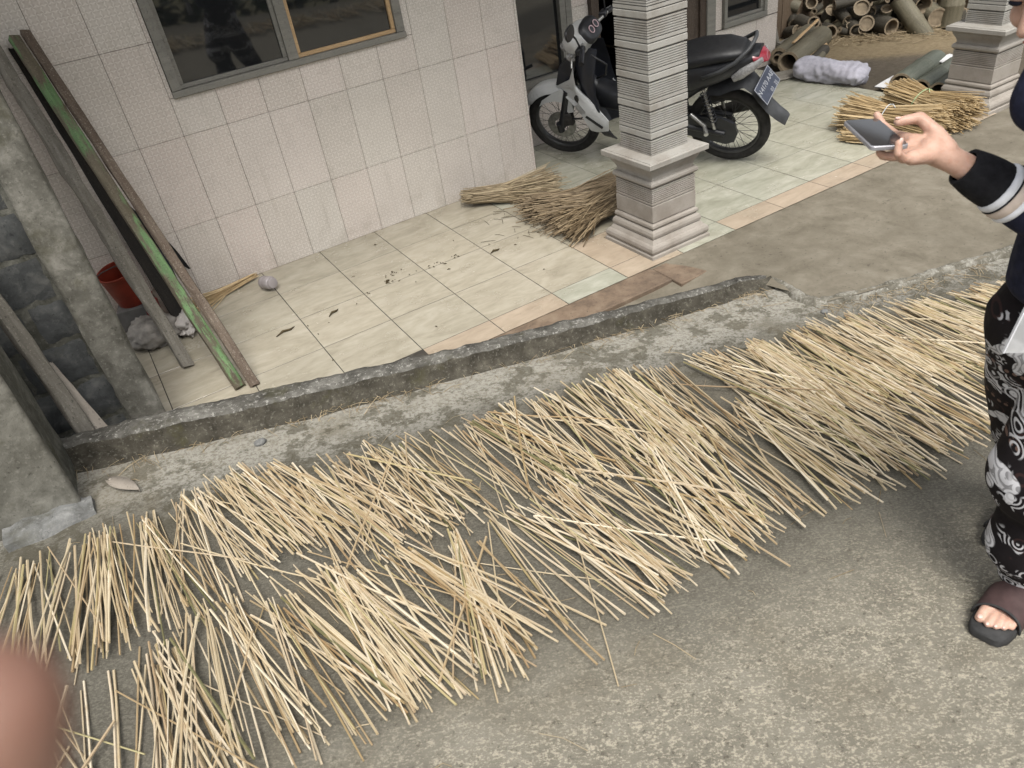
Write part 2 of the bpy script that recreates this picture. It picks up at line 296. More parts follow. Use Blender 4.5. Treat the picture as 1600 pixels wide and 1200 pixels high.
# ------------------------------------------------------------------ mesh helpers
def V(*a): return Vector(a)
class MB:
    def __init__(s): s.v = []; s.f = []; s.tone = []
    def face(s, *i): s.f.append(i)
    def vert(s, p): s.v.append(tuple(p)); return len(s.v) - 1
    def box(s, lo, hi, ch=0.0, jit=0.0):
        (x0, y0, z0), (x1, y1, z1) = lo, hi
        if ch <= 0:
            b = len(s.v)
            for z in (z0, z1):
                for x, y in ((x0, y0), (x1, y0), (x1, y1), (x0, y1)): s.vert((x + random.uniform(-jit, jit), y + random.uniform(-jit, jit), z + random.uniform(-jit, jit)))
            s.f += [(b+3, b+2, b+1, b), (b+4, b+5, b+6, b+7)] + [(b+i, b+(i+1) % 4, b+4+(i+1) % 4, b+4+i) for i in range(4)]
        else:
            rings = [(z0, ch), (z0 + ch, 0), (z1 - ch, 0), (z1, ch)]
            b = len(s.v)
            for z, c in rings:
                for x, y in ((x0+c, y0+c), (x1-c, y0+c), (x1-c, y1-c), (x0+c, y1-c)): s.vert((x + random.uniform(-jit, jit), y + random.uniform(-jit, jit), z))
            s.f.append((b+3, b+2, b+1, b)); n = len(rings)
            for r in range(n - 1):
                for i in range(4):
                    q = b + 4 * r; s.f.append((q+i, q+(i+1) % 4, q+4+(i+1) % 4, q+4+i))
            q = b + 4 * (n - 1); s.f.append((q, q+1, q+2, q+3))
        return s
    def rings(s, rings, cap0=True, cap1=True, closed=True):
        b = len(s.v); n = len(rings[0])
        for rg in rings:
            for p in rg: s.vert(p)
        for r in range(len(rings) - 1):
            for i in range(n if closed else n - 1):
                q = b + n * r; s.f.append((q+i, q+(i+1) % n, q+n+(i+1) % n, q+n+i))
        if cap0: s.f.append(tuple(reversed(range(b, b + n))))
        if cap1: s.f.append(tuple(range(b + n * (len(rings) - 1), b + n * len(rings))))
        return s
    def tube(s, pts, rad, seg=8, cap=True):
        pts = [Vector(p) for p in pts]; n = len(pts)
        rads = rad if isinstance(rad, (list, tuple)) else [rad] * n
        rg = []; ref = None
        for i, p in enumerate(pts):
            t = (pts[min(i+1, n-1)] - pts[max(i-1, 0)]).normalized()
            if ref is None:
                ref = Vector((0, 0, 1)) if abs(t.z) < 0.9 else Vector((1, 0, 0))
            a = t.cross(ref).normalized(); bb = a.cross(t).normalized(); ref = bb
            rg.append([p + (a * math.cos(2*math.pi*k/seg) + bb * math.sin(2*math.pi*k/seg)) * rads[i] for k in range(seg)])
        for r in rg: r.reverse()
        return s.rings(rg, cap, cap)
    def sloft(s, secs, seg=20, cap=True):
        # secs: (centre, axis a, axis b, power)
        rg = []
        for c, a, b, pw in secs:
            c, a, b = Vector(c), Vector(a), Vector(b); r = []
            for k in range(seg):
                t = 2 * math.pi * k / seg; ct, st = math.cos(t), math.sin(t)
                x = math.copysign(abs(ct) ** (2 / pw), ct); y = math.copysign(abs(st) ** (2 / pw), st)
                r.append(c + a * x + b * y)
            rg.append(r)
        return s.rings(rg, cap, cap)
    def prism(s, poly, axis, lo, hi):
        # poly: 2D points; axis 'y' -> (x, z) profile extruded along y, 'x' -> (y, z), 'z' -> (x, y)
        def P(p, t): return {'y': (p[0], t, p[1]), 'x': (t, p[0], p[1]), 'z': (p[0], p[1], t)}[axis]
        b = len(s.v); n = len(poly)
        for t in (lo, hi):
            for p in poly: s.vert(P(p, t))
        s.f.append(tuple(range(b, b+n))); s.f.append(tuple(reversed(range(b+n, b+2*n))))
        for i in range(n): s.f.append((b+i, b+n+i, b+n+(i+1) % n, b+(i+1) % n))
        return s
    def lathe(s, prof, c, axis, seg=24, ref=None):
        # prof: (radius, height along axis)
        ax = Vector(axis).normalized(); ref = Vector(ref or ((0, 0, 1) if abs(ax.z) < 0.9 else (1, 0, 0)))
        a = ax.cross(ref).normalized(); b = ax.cross(a).normalized(); c = Vector(c)
        rg = [[c + ax * h + (a * math.cos(2*math.pi*k/seg) + b * math.sin(2*math.pi*k/seg)) * r for k in range(seg)] for r, h in prof]
        return s.rings(rg, False, False)
    def torus(s, c, axis, R0, r0, seg=48, ms=12, ry=None):
        prof = [(R0 + r0 * math.cos(2*math.pi*k/ms), (ry or r0) * math.sin(2*math.pi*k/ms)) for k in range(ms + 1)]
        return s.lathe(prof, c, axis, seg)
    def mesh(s, name):
        me = bpy.data.meshes.new(name); me.from_pydata([tuple(p) for p in s.v], [], s.f); me.update()
        return me
    def build(s, name, mat, parent=None, smooth=None, **props):
        me = s.mesh(name)
        bm = bmesh.new(); bm.from_mesh(me); bmesh.ops.recalc_face_normals(bm, faces=bm.faces); bm.to_mesh(me); bm.free()
        if s.tone and len(s.tone) == len(me.vertices):
            at = me.attributes.new('tone', 'FLOAT', 'POINT'); at.data.foreach_set('value', s.tone)
        return link(name, me, mat, parent, smooth, **props)
def set_smooth(me, ang):
    me.polygons.foreach_set('use_smooth', [True] * len(me.polygons))
    if ang is not None and ang < 180:
        bm = bmesh.new(); bm.from_mesh(me); lim = R(ang)
        for e in bm.edges:
            if len(e.link_faces) == 2: e.smooth = e.calc_face_angle(0) < lim
        bm.to_mesh(me); bm.free()
def link(name, me, mat, parent=None, smooth=None, **props):
    o = bpy.data.objects.new(name, me); COL.objects.link(o)
    if mat is not None and me is not None and not me.materials: me.materials.append(MAT[mat] if isinstance(mat, str) else mat)
    if parent is not None: o.parent = parent
    if smooth: set_smooth(me, None if smooth is True else smooth)
    for k_, v_ in props.items(): o[k_] = v_
    return o
def thing(name, label, cat, loc=(0, 0, 0), rotz=0.0, group=None):
    o = bpy.data.objects.new(name, None); COL.objects.link(o); o.empty_display_size = 0.1
    o.location = loc; o.rotation_euler = (0, 0, rotz); o['label'] = label; o['category'] = cat
    if group: o['group'] = group
    return o
def tag(o, label, cat, group=None):
    o['label'] = label; o['category'] = cat
    if group: o['group'] = group
    return o
def struct(name, b, mat, smooth=None):
    return b.build(name, mat, None, smooth, kind='structure')
def copy_obj(o, parent=None, **props):
    c = o.copy(); COL.objects.link(c); c.parent = parent
    for k_, v_ in props.items(): c[k_] = v_
    return c
def capsule(b, p, q, r0, r1, seg=14, hs=4):
    p, q = Vector(p), Vector(q); d = q - p
    if d.length < 1e-6: d = Vector((0, 0, 1e-4)); q = p + d
    t = d.normalized(); pts = []; rad = []
    for i in range(hs):
        a = math.pi / 2 * (1 - (i + 0.15) / hs); pts.append(p - t * r0 * math.sin(a)); rad.append(r0 * math.cos(a))
    pts += [p, q]; rad += [r0, r1]
    for i in range(hs):
        a = math.pi / 2 * ((i + 1 - 0.15) / hs); pts.append(q + t * r1 * math.sin(a)); rad.append(r1 * math.cos(a))
    ref = Vector((0, 0, 1)) if abs(t.z) < 0.9 else Vector((1, 0, 0))
    a = t.cross(ref).normalized(); c = a.cross(t)
    b.rings([[x + (a * math.cos(2*math.pi*k/seg) - c * math.sin(2*math.pi*k/seg)) * r for k in range(seg)] for x, r in zip(pts, rad)])
def ellips(b, c, ax, seg=16, n=9):
    c = Vector(c); a, bb, cc = [Vector(x) for x in ax]; rg = []
    for i in range(n):
        t = math.pi * (i + 0.12) / (n - 1 + 0.24); z = -math.cos(t); r = math.sin(t)
        rg.append([c + cc * z + (a * math.cos(2*math.pi*k/seg) + bb * math.sin(2*math.pi*k/seg)) * r for k in range(seg)])
    b.rings(rg)
def remesh(b, voxel, smooth=4, name='tmp'):
    me = b.mesh(name)
    bm = bmesh.new(); bm.from_mesh(me); bmesh.ops.recalc_face_normals(bm, faces=bm.faces); bm.to_mesh(me); bm.free()
    o = bpy.data.objects.new(name, me); COL.objects.link(o)
    md = o.modifiers.new('r', 'REMESH'); md.mode = 'VOXEL'; md.voxel_size = voxel
    if smooth:
        sm = o.modifiers.new('s', 'SMOOTH'); sm.factor = 0.5; sm.iterations = smooth
    dg = bpy.context.evaluated_depsgraph_get(); out = bpy.data.meshes.new_from_object(o.evaluated_get(dg))
    bpy.data.objects.remove(o); bpy.data.meshes.remove(me)
    return out
def text_mesh(txt, size, depth=0.0006):
    cu = bpy.data.curves.new('lettering', 'FONT'); cu.body = txt; cu.size = size; cu.extrude = depth; cu.align_x = 'CENTER'; cu.align_y = 'CENTER'
    o = bpy.data.objects.new('lettering', cu); COL.objects.link(o)
    dg = bpy.context.evaluated_depsgraph_get(); me = bpy.data.meshes.new_from_object(o.evaluated_get(dg))
    bpy.data.objects.remove(o); return me
def vnoise(x, y, s=1.0):
    from mathutils import noise as nz
    return nz.noise(Vector((x * s, y * s, 3.7)))
def interp(tab, x):
    if x <= tab[0][0]: return tab[0][1]
    for (a, p), (b, q) in zip(tab, tab[1:]):
        if x <= b: return p + (q - p) * (x - a) / (b - a)
    return tab[-1][1]

# ------------------------------------------------------------------ ground, lane, kerb
def zl(x, y): return max(-0.085 * (x - 1.7) - 0.061 * (y + 2.6), -0.075) if x > -3 else -0.085 * (-4.7) - 0.061 * (y + 2.6)
KIN = [(-1.80, -1.57), (-1.23, -1.68), (-0.83, -1.775), (-0.43, -1.87), (0.0, -1.975), (0.48, -2.05), (0.95, -2.15), (1.60, -2.25), (1.78, -2.24)]
KOUT = [(-1.80, -1.66), (-1.29, -1.815), (-0.91, -1.905), (-0.5, -1.99), (-0.08, -2.075), (0.4, -2.155), (0.9, -2.235), (1.65, -2.325), (1.78, -2.32)]
EDGE = [(1.66, -2.64), (1.88, -2.70), (2.19, -2.76), (2.53, -2.81), (2.95, -2.89), (4.5, -3.2), (9.0, -4.1), (16, -5.5)]
def lane_edge(x):
    if x < -1.8: return -1.72
    if x < 1.655: return interp(KOUT, x) + 0.05
    if x < 1.72: return interp(KOUT, x) + 0.05 + (interp(EDGE, x) - interp(KOUT, x)) * min(1, (x - 1.655) / 0.06)
    return interp(EDGE, x)
g = MB(); b0 = -0.42
g.face(*[g.vert(p) for p in ((-300, -300, b0), (300, -300, b0), (300, 300, b0), (-300, 300, b0))]); struct('ground', g, 'earth')
xs = [-14, -11, -8, -6, -4.5, -3.5, -2.8, -2.4] + [-2.2 + 0.045 * i for i in range(int(5.4 / 0.045))] + [3.3, 3.6, 4.0, 4.6, 5.4, 6.5, 8, 10, 13, 16]
g = MB(); NY = 70; rows = []
for x in xs:
    e = lane_edge(x); r = []
    for j in range(NY + 1):
        t = (j / NY) ** 1.3; y = e + (-8.6 - e) * t
        z = zl(x, y) + 0.004 * vnoise(x, y, 2.5) + 0.002 * vnoise(x, y, 9)
        r.append((x, y, z))
    rows.append(r)
g.rings(rows, False, False, closed=False); lane = struct('lane', g, 'lane', True)
# apron: concrete between porch, kerb and lane
g = MB(); rows = []
ax = [-0.35 + 0.06 * i for i in range(34)] + [1.69 + 0.06 * i for i in range(20)] + [3.0 + 0.15 * i for i in range(14)] + [5.2, 5.8, 6.6, 7.6, 9.0, 12, 16]
for x in ax:
    e = interp(KIN, x) if x < 1.66 else interp(EDGE, x)
    e -= 0.03
    ez = -0.06 if x < 1.3 else zl(x, e) + 0.028
    if 1.3 <= x < 1.7: ez = -0.06 + (zl(x, e) + 0.028 + 0.06) * (x - 1.3) / 0.4
    r = []
    for j in range(25):
        t = j / 24; y = -1.70 + (e + 1.70) * t
        z = -0.007 + (ez + 0.007) * t + 0.006 * vnoise(x, y, 2.2) * min(1, 6 * t)
        r.append((x, y, z))
    rows.append(r)
g.rings(rows, False, False, closed=False); struct('apron', g, 'apron', True)
g = MB(); g.box((0.2, -1.93, -0.06), (1.36, -1.745, -0.006), 0.004); g.box((1.365, -2.0, -0.06), (1.80, -1.76, -0.0075), 0.004)
struct('screed_strip', g, 'apron_red')
# yard of trodden soil beyond the porch
g = MB(); rows = []
for i in range(50):
    x = 4.50 + (i / 49) ** 1.7 * 14; r = []
    for j in range(50):
        y = -1.69 + j / 49 * 7.5; r.append((x, y, -0.05 + 0.012 * vnoise(x, y, 1.6) + 0.006 * vnoise(x, y, 6)))
    rows.append(r)
g.rings(rows, False, False, closed=False); struct('yard', g, 'soil', True)

# kerb
g = MB(); rows = []
N = 260
for i in range(N + 1):
    x = -1.80 + 3.50 * i / N
    yi = interp(KIN, x); yo = interp(KOUT, x); base = zl(x, yo)
    top = base + 0.106 - 0.012 * (x + 1.8) + 0.007 * vnoise(x, 1, 3) + 0.008 * vnoise(x, 4, 14) + 0.004 * vnoise(x, 6, 40)
    if x > 1.60: top -= (x - 1.60) * 0.35
    w1 = 0.014 * vnoise(x, 7, 5) + 0.012 * vnoise(x, 9, 21) + 0.008 * vnoise(x, 3, 47); w2 = 0.008 * vnoise(x, 12, 7)
    rows.append([(x, yi + 0.01, -0.10), (x, yi + w2, top - 0.03), (x, yi - 0.012 + w2, top - 0.004), (x, yi - 0.04, top + 0.004 * vnoise(x, 20, 18)), (x, yo + 0.034 + w1 * 0.6, top + 0.003 * vnoise(x, 30, 25)), (x, yo + 0.022 + w1 * 0.6, top - 0.012), (x, yo + 0.012 + w1 * 0.5, base + 0.04 + 0.008 * vnoise(x, 40, 9)), (x, yo - 0.008 + w2 * 1.5, base + 0.016 + 0.008 * vnoise(x, 50, 12)), (x, yo - 0.045 + w2 * 2, base + 0.003), (x, yo - 0.05, base - 0.08)])
g.rings(rows, True, True, closed=False)
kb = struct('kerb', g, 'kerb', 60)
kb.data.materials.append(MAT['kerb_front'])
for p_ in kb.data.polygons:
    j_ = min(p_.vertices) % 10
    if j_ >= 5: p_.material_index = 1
# broken low edge between apron and lane
g = MB(); path = [(1.70, -2.27), (1.69, -2.42), (1.655, -2.55), (1.665, -2.645), (1.78, -2.685), (1.88, -2.71), (2.03, -2.745), (2.19, -2.775), (2.36, -2.80), (2.53, -2.825), (2.75, -2.865), (2.95, -2.905), (3.6, -3.04), (4.5, -3.22)]
fine = []
for (a, b) in zip(path, path[1:]):
    k_ = max(2, int(math.hypot(b[0]-a[0], b[1]-a[1]) / 0.025))
    fine += [(a[0] + (b[0]-a[0]) * t / k_, a[1] + (b[1]-a[1]) * t / k_) for t in range(k_)]
rows = []
for i, (x, y) in enumerate(fine):
    a = fine[max(0, i-1)]; b = fine[min(len(fine)-1, i+1)]
    d = Vector((b[0]-a[0], b[1]-a[1], 0)).normalized(); nrm = Vector((d.y, -d.x, 0))
    w = 0.028 + 0.012 * vnoise(x, y, 9) + 0.006 * vnoise(x, y, 31); h = 0.034 + 0.014 * vnoise(x + 5, y, 11) + 0.006 * vnoise(x, y, 40)
    base = zl(x, y); c = Vector((x, y, base))
    rows.append([c - nrm * (w + 0.02) + V(0, 0, -0.03), c - nrm * w + V(0, 0, h * 0.75), c - nrm * w * 0.4 + V(0, 0, h), c + nrm * w * 0.5 + V(0, 0, h * 0.85), c + nrm * w + V(0, 0, h * 0.3), c + nrm * (w + 0.015) + V(0, 0, -0.03)])
g.rings(rows, False, False, closed=False); struct('apron_edge', g, 'edge_crust', 50)
# ------------------------------------------------------------------ porch floor with its tiles
g = MB(); g.box((-1.9, -1.72, -0.25), (4.485, 0.62, -0.0016)); porch = struct('porch_floor', g, 'slab')
def tile_mesh(w, h, t, ch, flat='z'):
    b = MB(); b.box((0, 0, -t), (w, h, 0), 0.0)
    b.v = []; b.f = []
    r = [(0, 0, -t, 0), (0, 0, -ch, 0), (ch, ch, 0, 0)]
    rg = [[(a, c, z) for a, c in ((i, j), (w - i, j), (w - i, h - j), (i, h - j))] for i, j, z, _ in r]
    b.rings(rg, False, True); return b
G = 0.0046
full = tile_mesh(0.4 - G, 0.4 - G, 0.012, 0.0015).mesh('floor_tile'); 
full_by = {}
def floor_tile(x0, y0, x1, y1, mat):
    w, h = x1 - x0 - G, y1 - y0 - G
    if w < 0.01 or h < 0.01: return
    key = (round(w, 3), round(h, 3), mat)
    if key not in full_by:
        me = tile_mesh(w, h, 0.0012, 0.0006).mesh('floor_tile'); me.materials.append(MAT[mat]); full_by[key] = me
    o = link('floor_tile', full_by[key], None, porch); o.location = (x0 + G/2, y0 + G/2, 0.0 + random.uniform(-0.0003, 0.0003))
ROWS = [0.5, 0.4095, 0.0095, -0.3905, -0.7905, -1.1905, -1.5905, -1.755]
XL = [-1.9, -1.6, -1.2, -0.8, -0.4, 0.0, 0.4, 0.8, 1.2, 1.6, 2.0, 2.4, 2.8, 3.2, 3.6, 4.0, 4.4, 4.49]
for j in range(len(ROWS) - 1):
    for i in range(len(XL) - 1):
        x0, x1 = XL[i], XL[i+1]; y1, y0 = ROWS[j], ROWS[j+1]
        if y0 >= 0.0 and x1 <= 1.72: continue
        if y0 >= 0.0: x0 = max(x0, 1.735)
        if y1 > 0.02 and x1 <= 1.72: continue
        strip = j == len(ROWS) - 2
        if strip and x1 < 0.3: continue
        if y0 < -1.5 and x1 < -0.9: continue
        mat = 'floor_green' if x0 > 1.5 or (y0 >= -0.4 and x0 > 1.1) else 'floor_cream'
        if strip: mat = 'floor_green' if (abs(x0 - 0.8) < 0.01 or abs(x0 - 1.6) < 0.01) else 'floor_pink'
        elif j == 5 and 0.75 < x0 < 1.3: mat = 'floor_pink' if x0 > 1.1 else 'floor_cream'
        floor_tile(x0, y0, x1, y1, mat)

# ------------------------------------------------------------------ house
house = thing('house', 'tiled house front with wide window and recessed doorway behind the porch', 'house', (0, 0, 0))
g = MB(); g.box((-2.0, 0.0085, -0.2), (1.728, 0.16, 2.75)); g.box((1.58, 0.161, -0.2), (1.7275, 0.50, 2.75))
wall = g.build('wall', 'grout', house)
# cut the window opening out by building the wall from four boxes instead
bpy.data.objects.remove(wall)
WX0, WX1, WZ0, WZ1 = -0.515, 0.916, 1.14, 2.42
g = MB()
g.box((-2.0, 0.0085, -0.2), (1.728, 0.16, WZ0)); g.box((-2.0, 0.0085, WZ1), (1.728, 0.16, 2.75))
g.box((-2.0, 0.0085, WZ0 + 0.0002), (WX0, 0.16, WZ1 - 0.0002)); g.box((WX1, 0.0085, WZ0 + 0.0002), (1.728, 0.16, WZ1 - 0.0002))
g.box((1.58, 0.1602, -0.2), (1.7275, 0.50, 2.75))
wall = g.build('wall', 'grout', house)
RY0 = 0.5085
g = MB()   # recessed wall with window, doorway and side window
g.box((1.5, RY0, -0.2), (1.99, 0.64, 2.75)); g.box((1.99, RY0, -0.2), (2.49, 0.64, 0.45)); g.box((1.99, RY0, 2.3), (4.72, 0.64, 2.75))
g.box((2.49, RY0, -0.2), (2.68, 0.64, 2.2995)); g.box((3.93, RY0, -0.2), (4.05, 0.64, 2.2995))
g.box((4.05, RY0, -0.2), (4.56, 0.64, 0.44)); g.box((4.56, RY0, -0.2), (4.715, 0.64, 2.2995)); g.box((4.57, 0.6402, -0.2), (4.713, 3.4, 2.75))
rwall = g.build('recess_wall', 'grout', house)
def wtile_mesh(w, h, sx0, sz0):
    b = MB(); ch = 0.0012; t = 0.009
    # local origin keeps the printed motif in step with a full tile
    rg = [[(sx0 + a, y, sz0 + c) for a, c in ((i, i), (w - i, i), (w - i, h - i), (i, h - i))] for i, y in ((0, t), (0, ch), (ch, 0))]
    b.rings(rg, False, True); return b
wt = {}
GW = 0.0022
def wall_tile(gx, gz, x0, z0, x1, z1, y, parent):
    w, h = x1 - x0 - GW, z1 - z0 - GW
    if w < 0.012 or h < 0.012: return
    key = (round(w, 3), round(h, 3), round(x0 - gx, 3), round(z0 - gz, 3))
    if key not in wt:
        b = wtile_mesh(w, h, x0 - gx + GW/2, z0 - gz + GW/2); me = b.mesh('wall_tile'); me.materials.append(MAT['wall_tile'])
        bm = bmesh.new(); bm.from_mesh(me); bmesh.ops.recalc_face_normals(bm, faces=bm.faces)
        for f in bm.faces:
            if f.calc_center_median().y < 0.0001 and f.normal.y > 0: bmesh.ops.reverse_faces(bm, faces=bm.faces); break
        bm.to_mesh(me); bm.free(); wt[key] = me
    o = link('wall_tile', wt[key], None, parent); o.location = (gx, y + random.uniform(-0.0005, 0.0005), gz)
def subtract(r, h):
    x0, z0, x1, z1 = r; a0, b0, a1, b1 = h
    if x1 <= a0 or x0 >= a1 or z1 <= b0 or z0 >= b1: return [r]
    out = []
    if z0 < b0: out.append((x0, z0, x1, b0))
    if z1 > b1: out.append((x0, b1, x1, z1))
    lo, hi = max(z0, b0), min(z1, b1)
    if x0 < a0: out.append((x0, lo, a0, hi))
    if x1 > a1: out.append((a1, lo, x1, hi))
    return out
ZJ = [-0.0696, 0.4304, 0.9304, 1.4304, 1.9304, 2.4304]
TW = 0.2508
xj = [1.4662 + TW - TW * i for i in range(15)]
for gx in xj:
    for gz in ZJ:
        r = (gx, max(gz, 0.0), min(gx + TW, 1.735), min(gz + 0.5, 2.75))
        for q in subtract(r, (WX0 - 0.002, WZ0 - 0.002, WX1 + 0.002, WZ1)): wall_tile(gx, gz, *q, 0.0, wall)
for gx in (1.735 - TW + TW,):
    for gz in ZJ: wall_tile(gx, gz, 1.7365, max(gz, 0.0), 1.739, min(gz + 0.5, 2.75), 0.0, wall)
for i in range(12):
    gx = 4.72 - 0.2575 * (i + 1)
    for gz in ZJ:
        r = [(gx, max(gz, 0.0), gx + 0.2575, min(gz + 0.5, 2.75))]
        for hole in ((1.99, 0.452, 2.49, 2.3), (2.68, -1, 3.93, 2.3), (4.048, 0.438, 4.562, 2.3)):
            r = [p for q in r for p in subtract(q, hole)]
        for q in r:
            if q[2] > 1.76: wall_tile(gx, gz, *q, 0.5, rwall)
def frame_rect(parent, name, x0, z0, x1, z1, w, y0, y1, mat, top=True):
    """a window or door frame: bottom rail, two stiles, top rail, each a separate piece"""
    pcs = [((x0, y0, z0), (x1, y1, z0 + w)), ((x0, y0 - 0.001, z0 + w + 0.0004), (x0 + w, y1 - 0.001, z1 - w - 0.0004)), ((x1 - w, y0 - 0.001, z0 + w + 0.0004), (x1, y1 - 0.001, z1 - w - 0.0004))]
    if top: pcs.append(((x0, y0, z1 - w), (x1, y1, z1)))
    for lo, hi in pcs:
        b = MB(); b.box(lo, hi, 0.004); b.build(name, mat, parent)
win = MB(); win.box((WX0 - 0.004, -0.022, WZ0 - 0.006), (WX1 + 0.004, 0.10, WZ0 + 0.030), 0.004)
window = win.build('window', 'frame_grey', house)      # the sill rail carries the rest of the window
for lo, hi in (((WX0, -0.018, WZ0 + 0.0305), (WX0 + 0.052, 0.10, WZ1)), ((WX1 - 0.052, -0.018, WZ0 + 0.0305), (WX1, 0.10, WZ1)), ((0.166, -0.016, WZ0 + 0.0305), (0.226, 0.10, WZ1)), ((WX0, -0.019, WZ1 + 0.0005), (WX1, 0.10, WZ1 + 0.05))):
    b = MB(); b.box(lo, hi, 0.004); b.build('frame_stile', 'frame_grey', window)
def beading(x0, x1, z0, z1, mat, y=0.004):
    w = 0.022
    for lo, hi in (((x0, y, z0), (x1, y + 0.03, z0 + w)), ((x0, y + 0.001, z0 + w + 0.0004), (x0 + w, y + 0.03, z1)), ((x1 - w, y + 0.001, z0 + w + 0.0004), (x1, y + 0.03, z1))):
        b = MB(); b.box(lo, hi, 0.003); b.build('beading', mat, window)
beading(WX0 + 0.053, 0.165, WZ0 + 0.031, WZ1, 'frame_grey'); beading(0.227, WX1 - 0.053, WZ0 + 0.031, WZ1, 'frame_tan')
for x0, x1 in ((WX0 + 0.06, 0.16), (0.235, WX1 - 0.06)):
    b = MB(); b.box((x0, 0.022, WZ0 + 0.035), (x1, 0.027, WZ1)); b.build('pane', 'glass', window)
# doorway side light, door frame and small window in the recess
sl = MB(); sl.box((1.94, 0.455, 0.452), (2.487, 0.57, 0.512), 0.005); side_light = sl.build('side_window', 'frame_grey', house)
for lo, hi in (((2.375, 0.458, 0.5125), (2.425, 0.57, 2.30)), ((2.432, 0.462, 0.5125), (2.484, 0.57, 2.30)), ((1.94, 0.458, 0.5125), (2.00, 0.57, 2.30))):
    b = MB(); b.box(lo, hi, 0.005); b.build('frame_stile', 'frame_grey', side_light)
b = MB(); b.box((1.99, 0.50, 0.513), (2.38, 0.505, 2.30)); b.build('pane', 'glass', side_light)
dr = MB(); dr.box((3.84, 0.455, 0.0), (3.935, 0.60, 2.30), 0.006); door = dr.build('doorway', 'frame_grey', house)
for lo, hi, mt in (((3.775, 0.47, 0.0), (3.838, 0.60, 2.30), 'frame_brown'), ((3.64, 0.49, 0.0), (3.772, 0.60, 2.30), 'frame_brown'), ((2.66, 0.455, 0.0), (2.73, 0.60, 2.30), 'frame_brown')):
    b = MB(); b.box(lo, hi, 0.005); b.build('door_post', mt, door)
w2 = MB(); w2.box((4.05, 0.468, 0.442), (4.56, 0.57, 0.49), 0.004); win2 = w2.build('small_window', 'frame_grey', house)
for lo, hi in (((4.052, 0.47, 0.4905), (4.085, 0.57, 2.3)), ((4.525, 0.47, 0.4905), (4.558, 0.57, 2.3)), ((4.0855, 0.485, 0.4905), (4.5245, 0.57, 0.515)), ((4.49, 0.485, 0.5155), (4.5245, 0.57, 2.3))):
    b = MB(); b.box(lo, hi, 0.004); b.build('frame_stile', 'frame_grey', win2)
b = MB(); b.box((4.085, 0.51, 0.515), (4.50, 0.515, 2.3)); b.build('pane', 'glass', win2)
# rooms behind the openings
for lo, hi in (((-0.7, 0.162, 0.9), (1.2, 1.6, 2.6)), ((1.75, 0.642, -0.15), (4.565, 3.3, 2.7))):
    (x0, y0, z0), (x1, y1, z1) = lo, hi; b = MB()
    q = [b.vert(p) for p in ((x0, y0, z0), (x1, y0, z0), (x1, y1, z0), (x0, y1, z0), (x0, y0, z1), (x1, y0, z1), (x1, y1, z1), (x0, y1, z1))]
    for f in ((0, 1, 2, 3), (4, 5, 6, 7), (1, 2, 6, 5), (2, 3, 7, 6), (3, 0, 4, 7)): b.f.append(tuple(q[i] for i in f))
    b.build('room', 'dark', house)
b = MB(); b.box((-2.3, -1.75, 3.30), (5.1, 3.5, 3.40)); b.box((-2.0, 0.0, 2.7502), (4.72, 0.64, 3.2998)); b.box((-1.5, -1.57, 3.15), (4.75, -1.41, 3.2999)); b.build('roof', 'plaster', house)

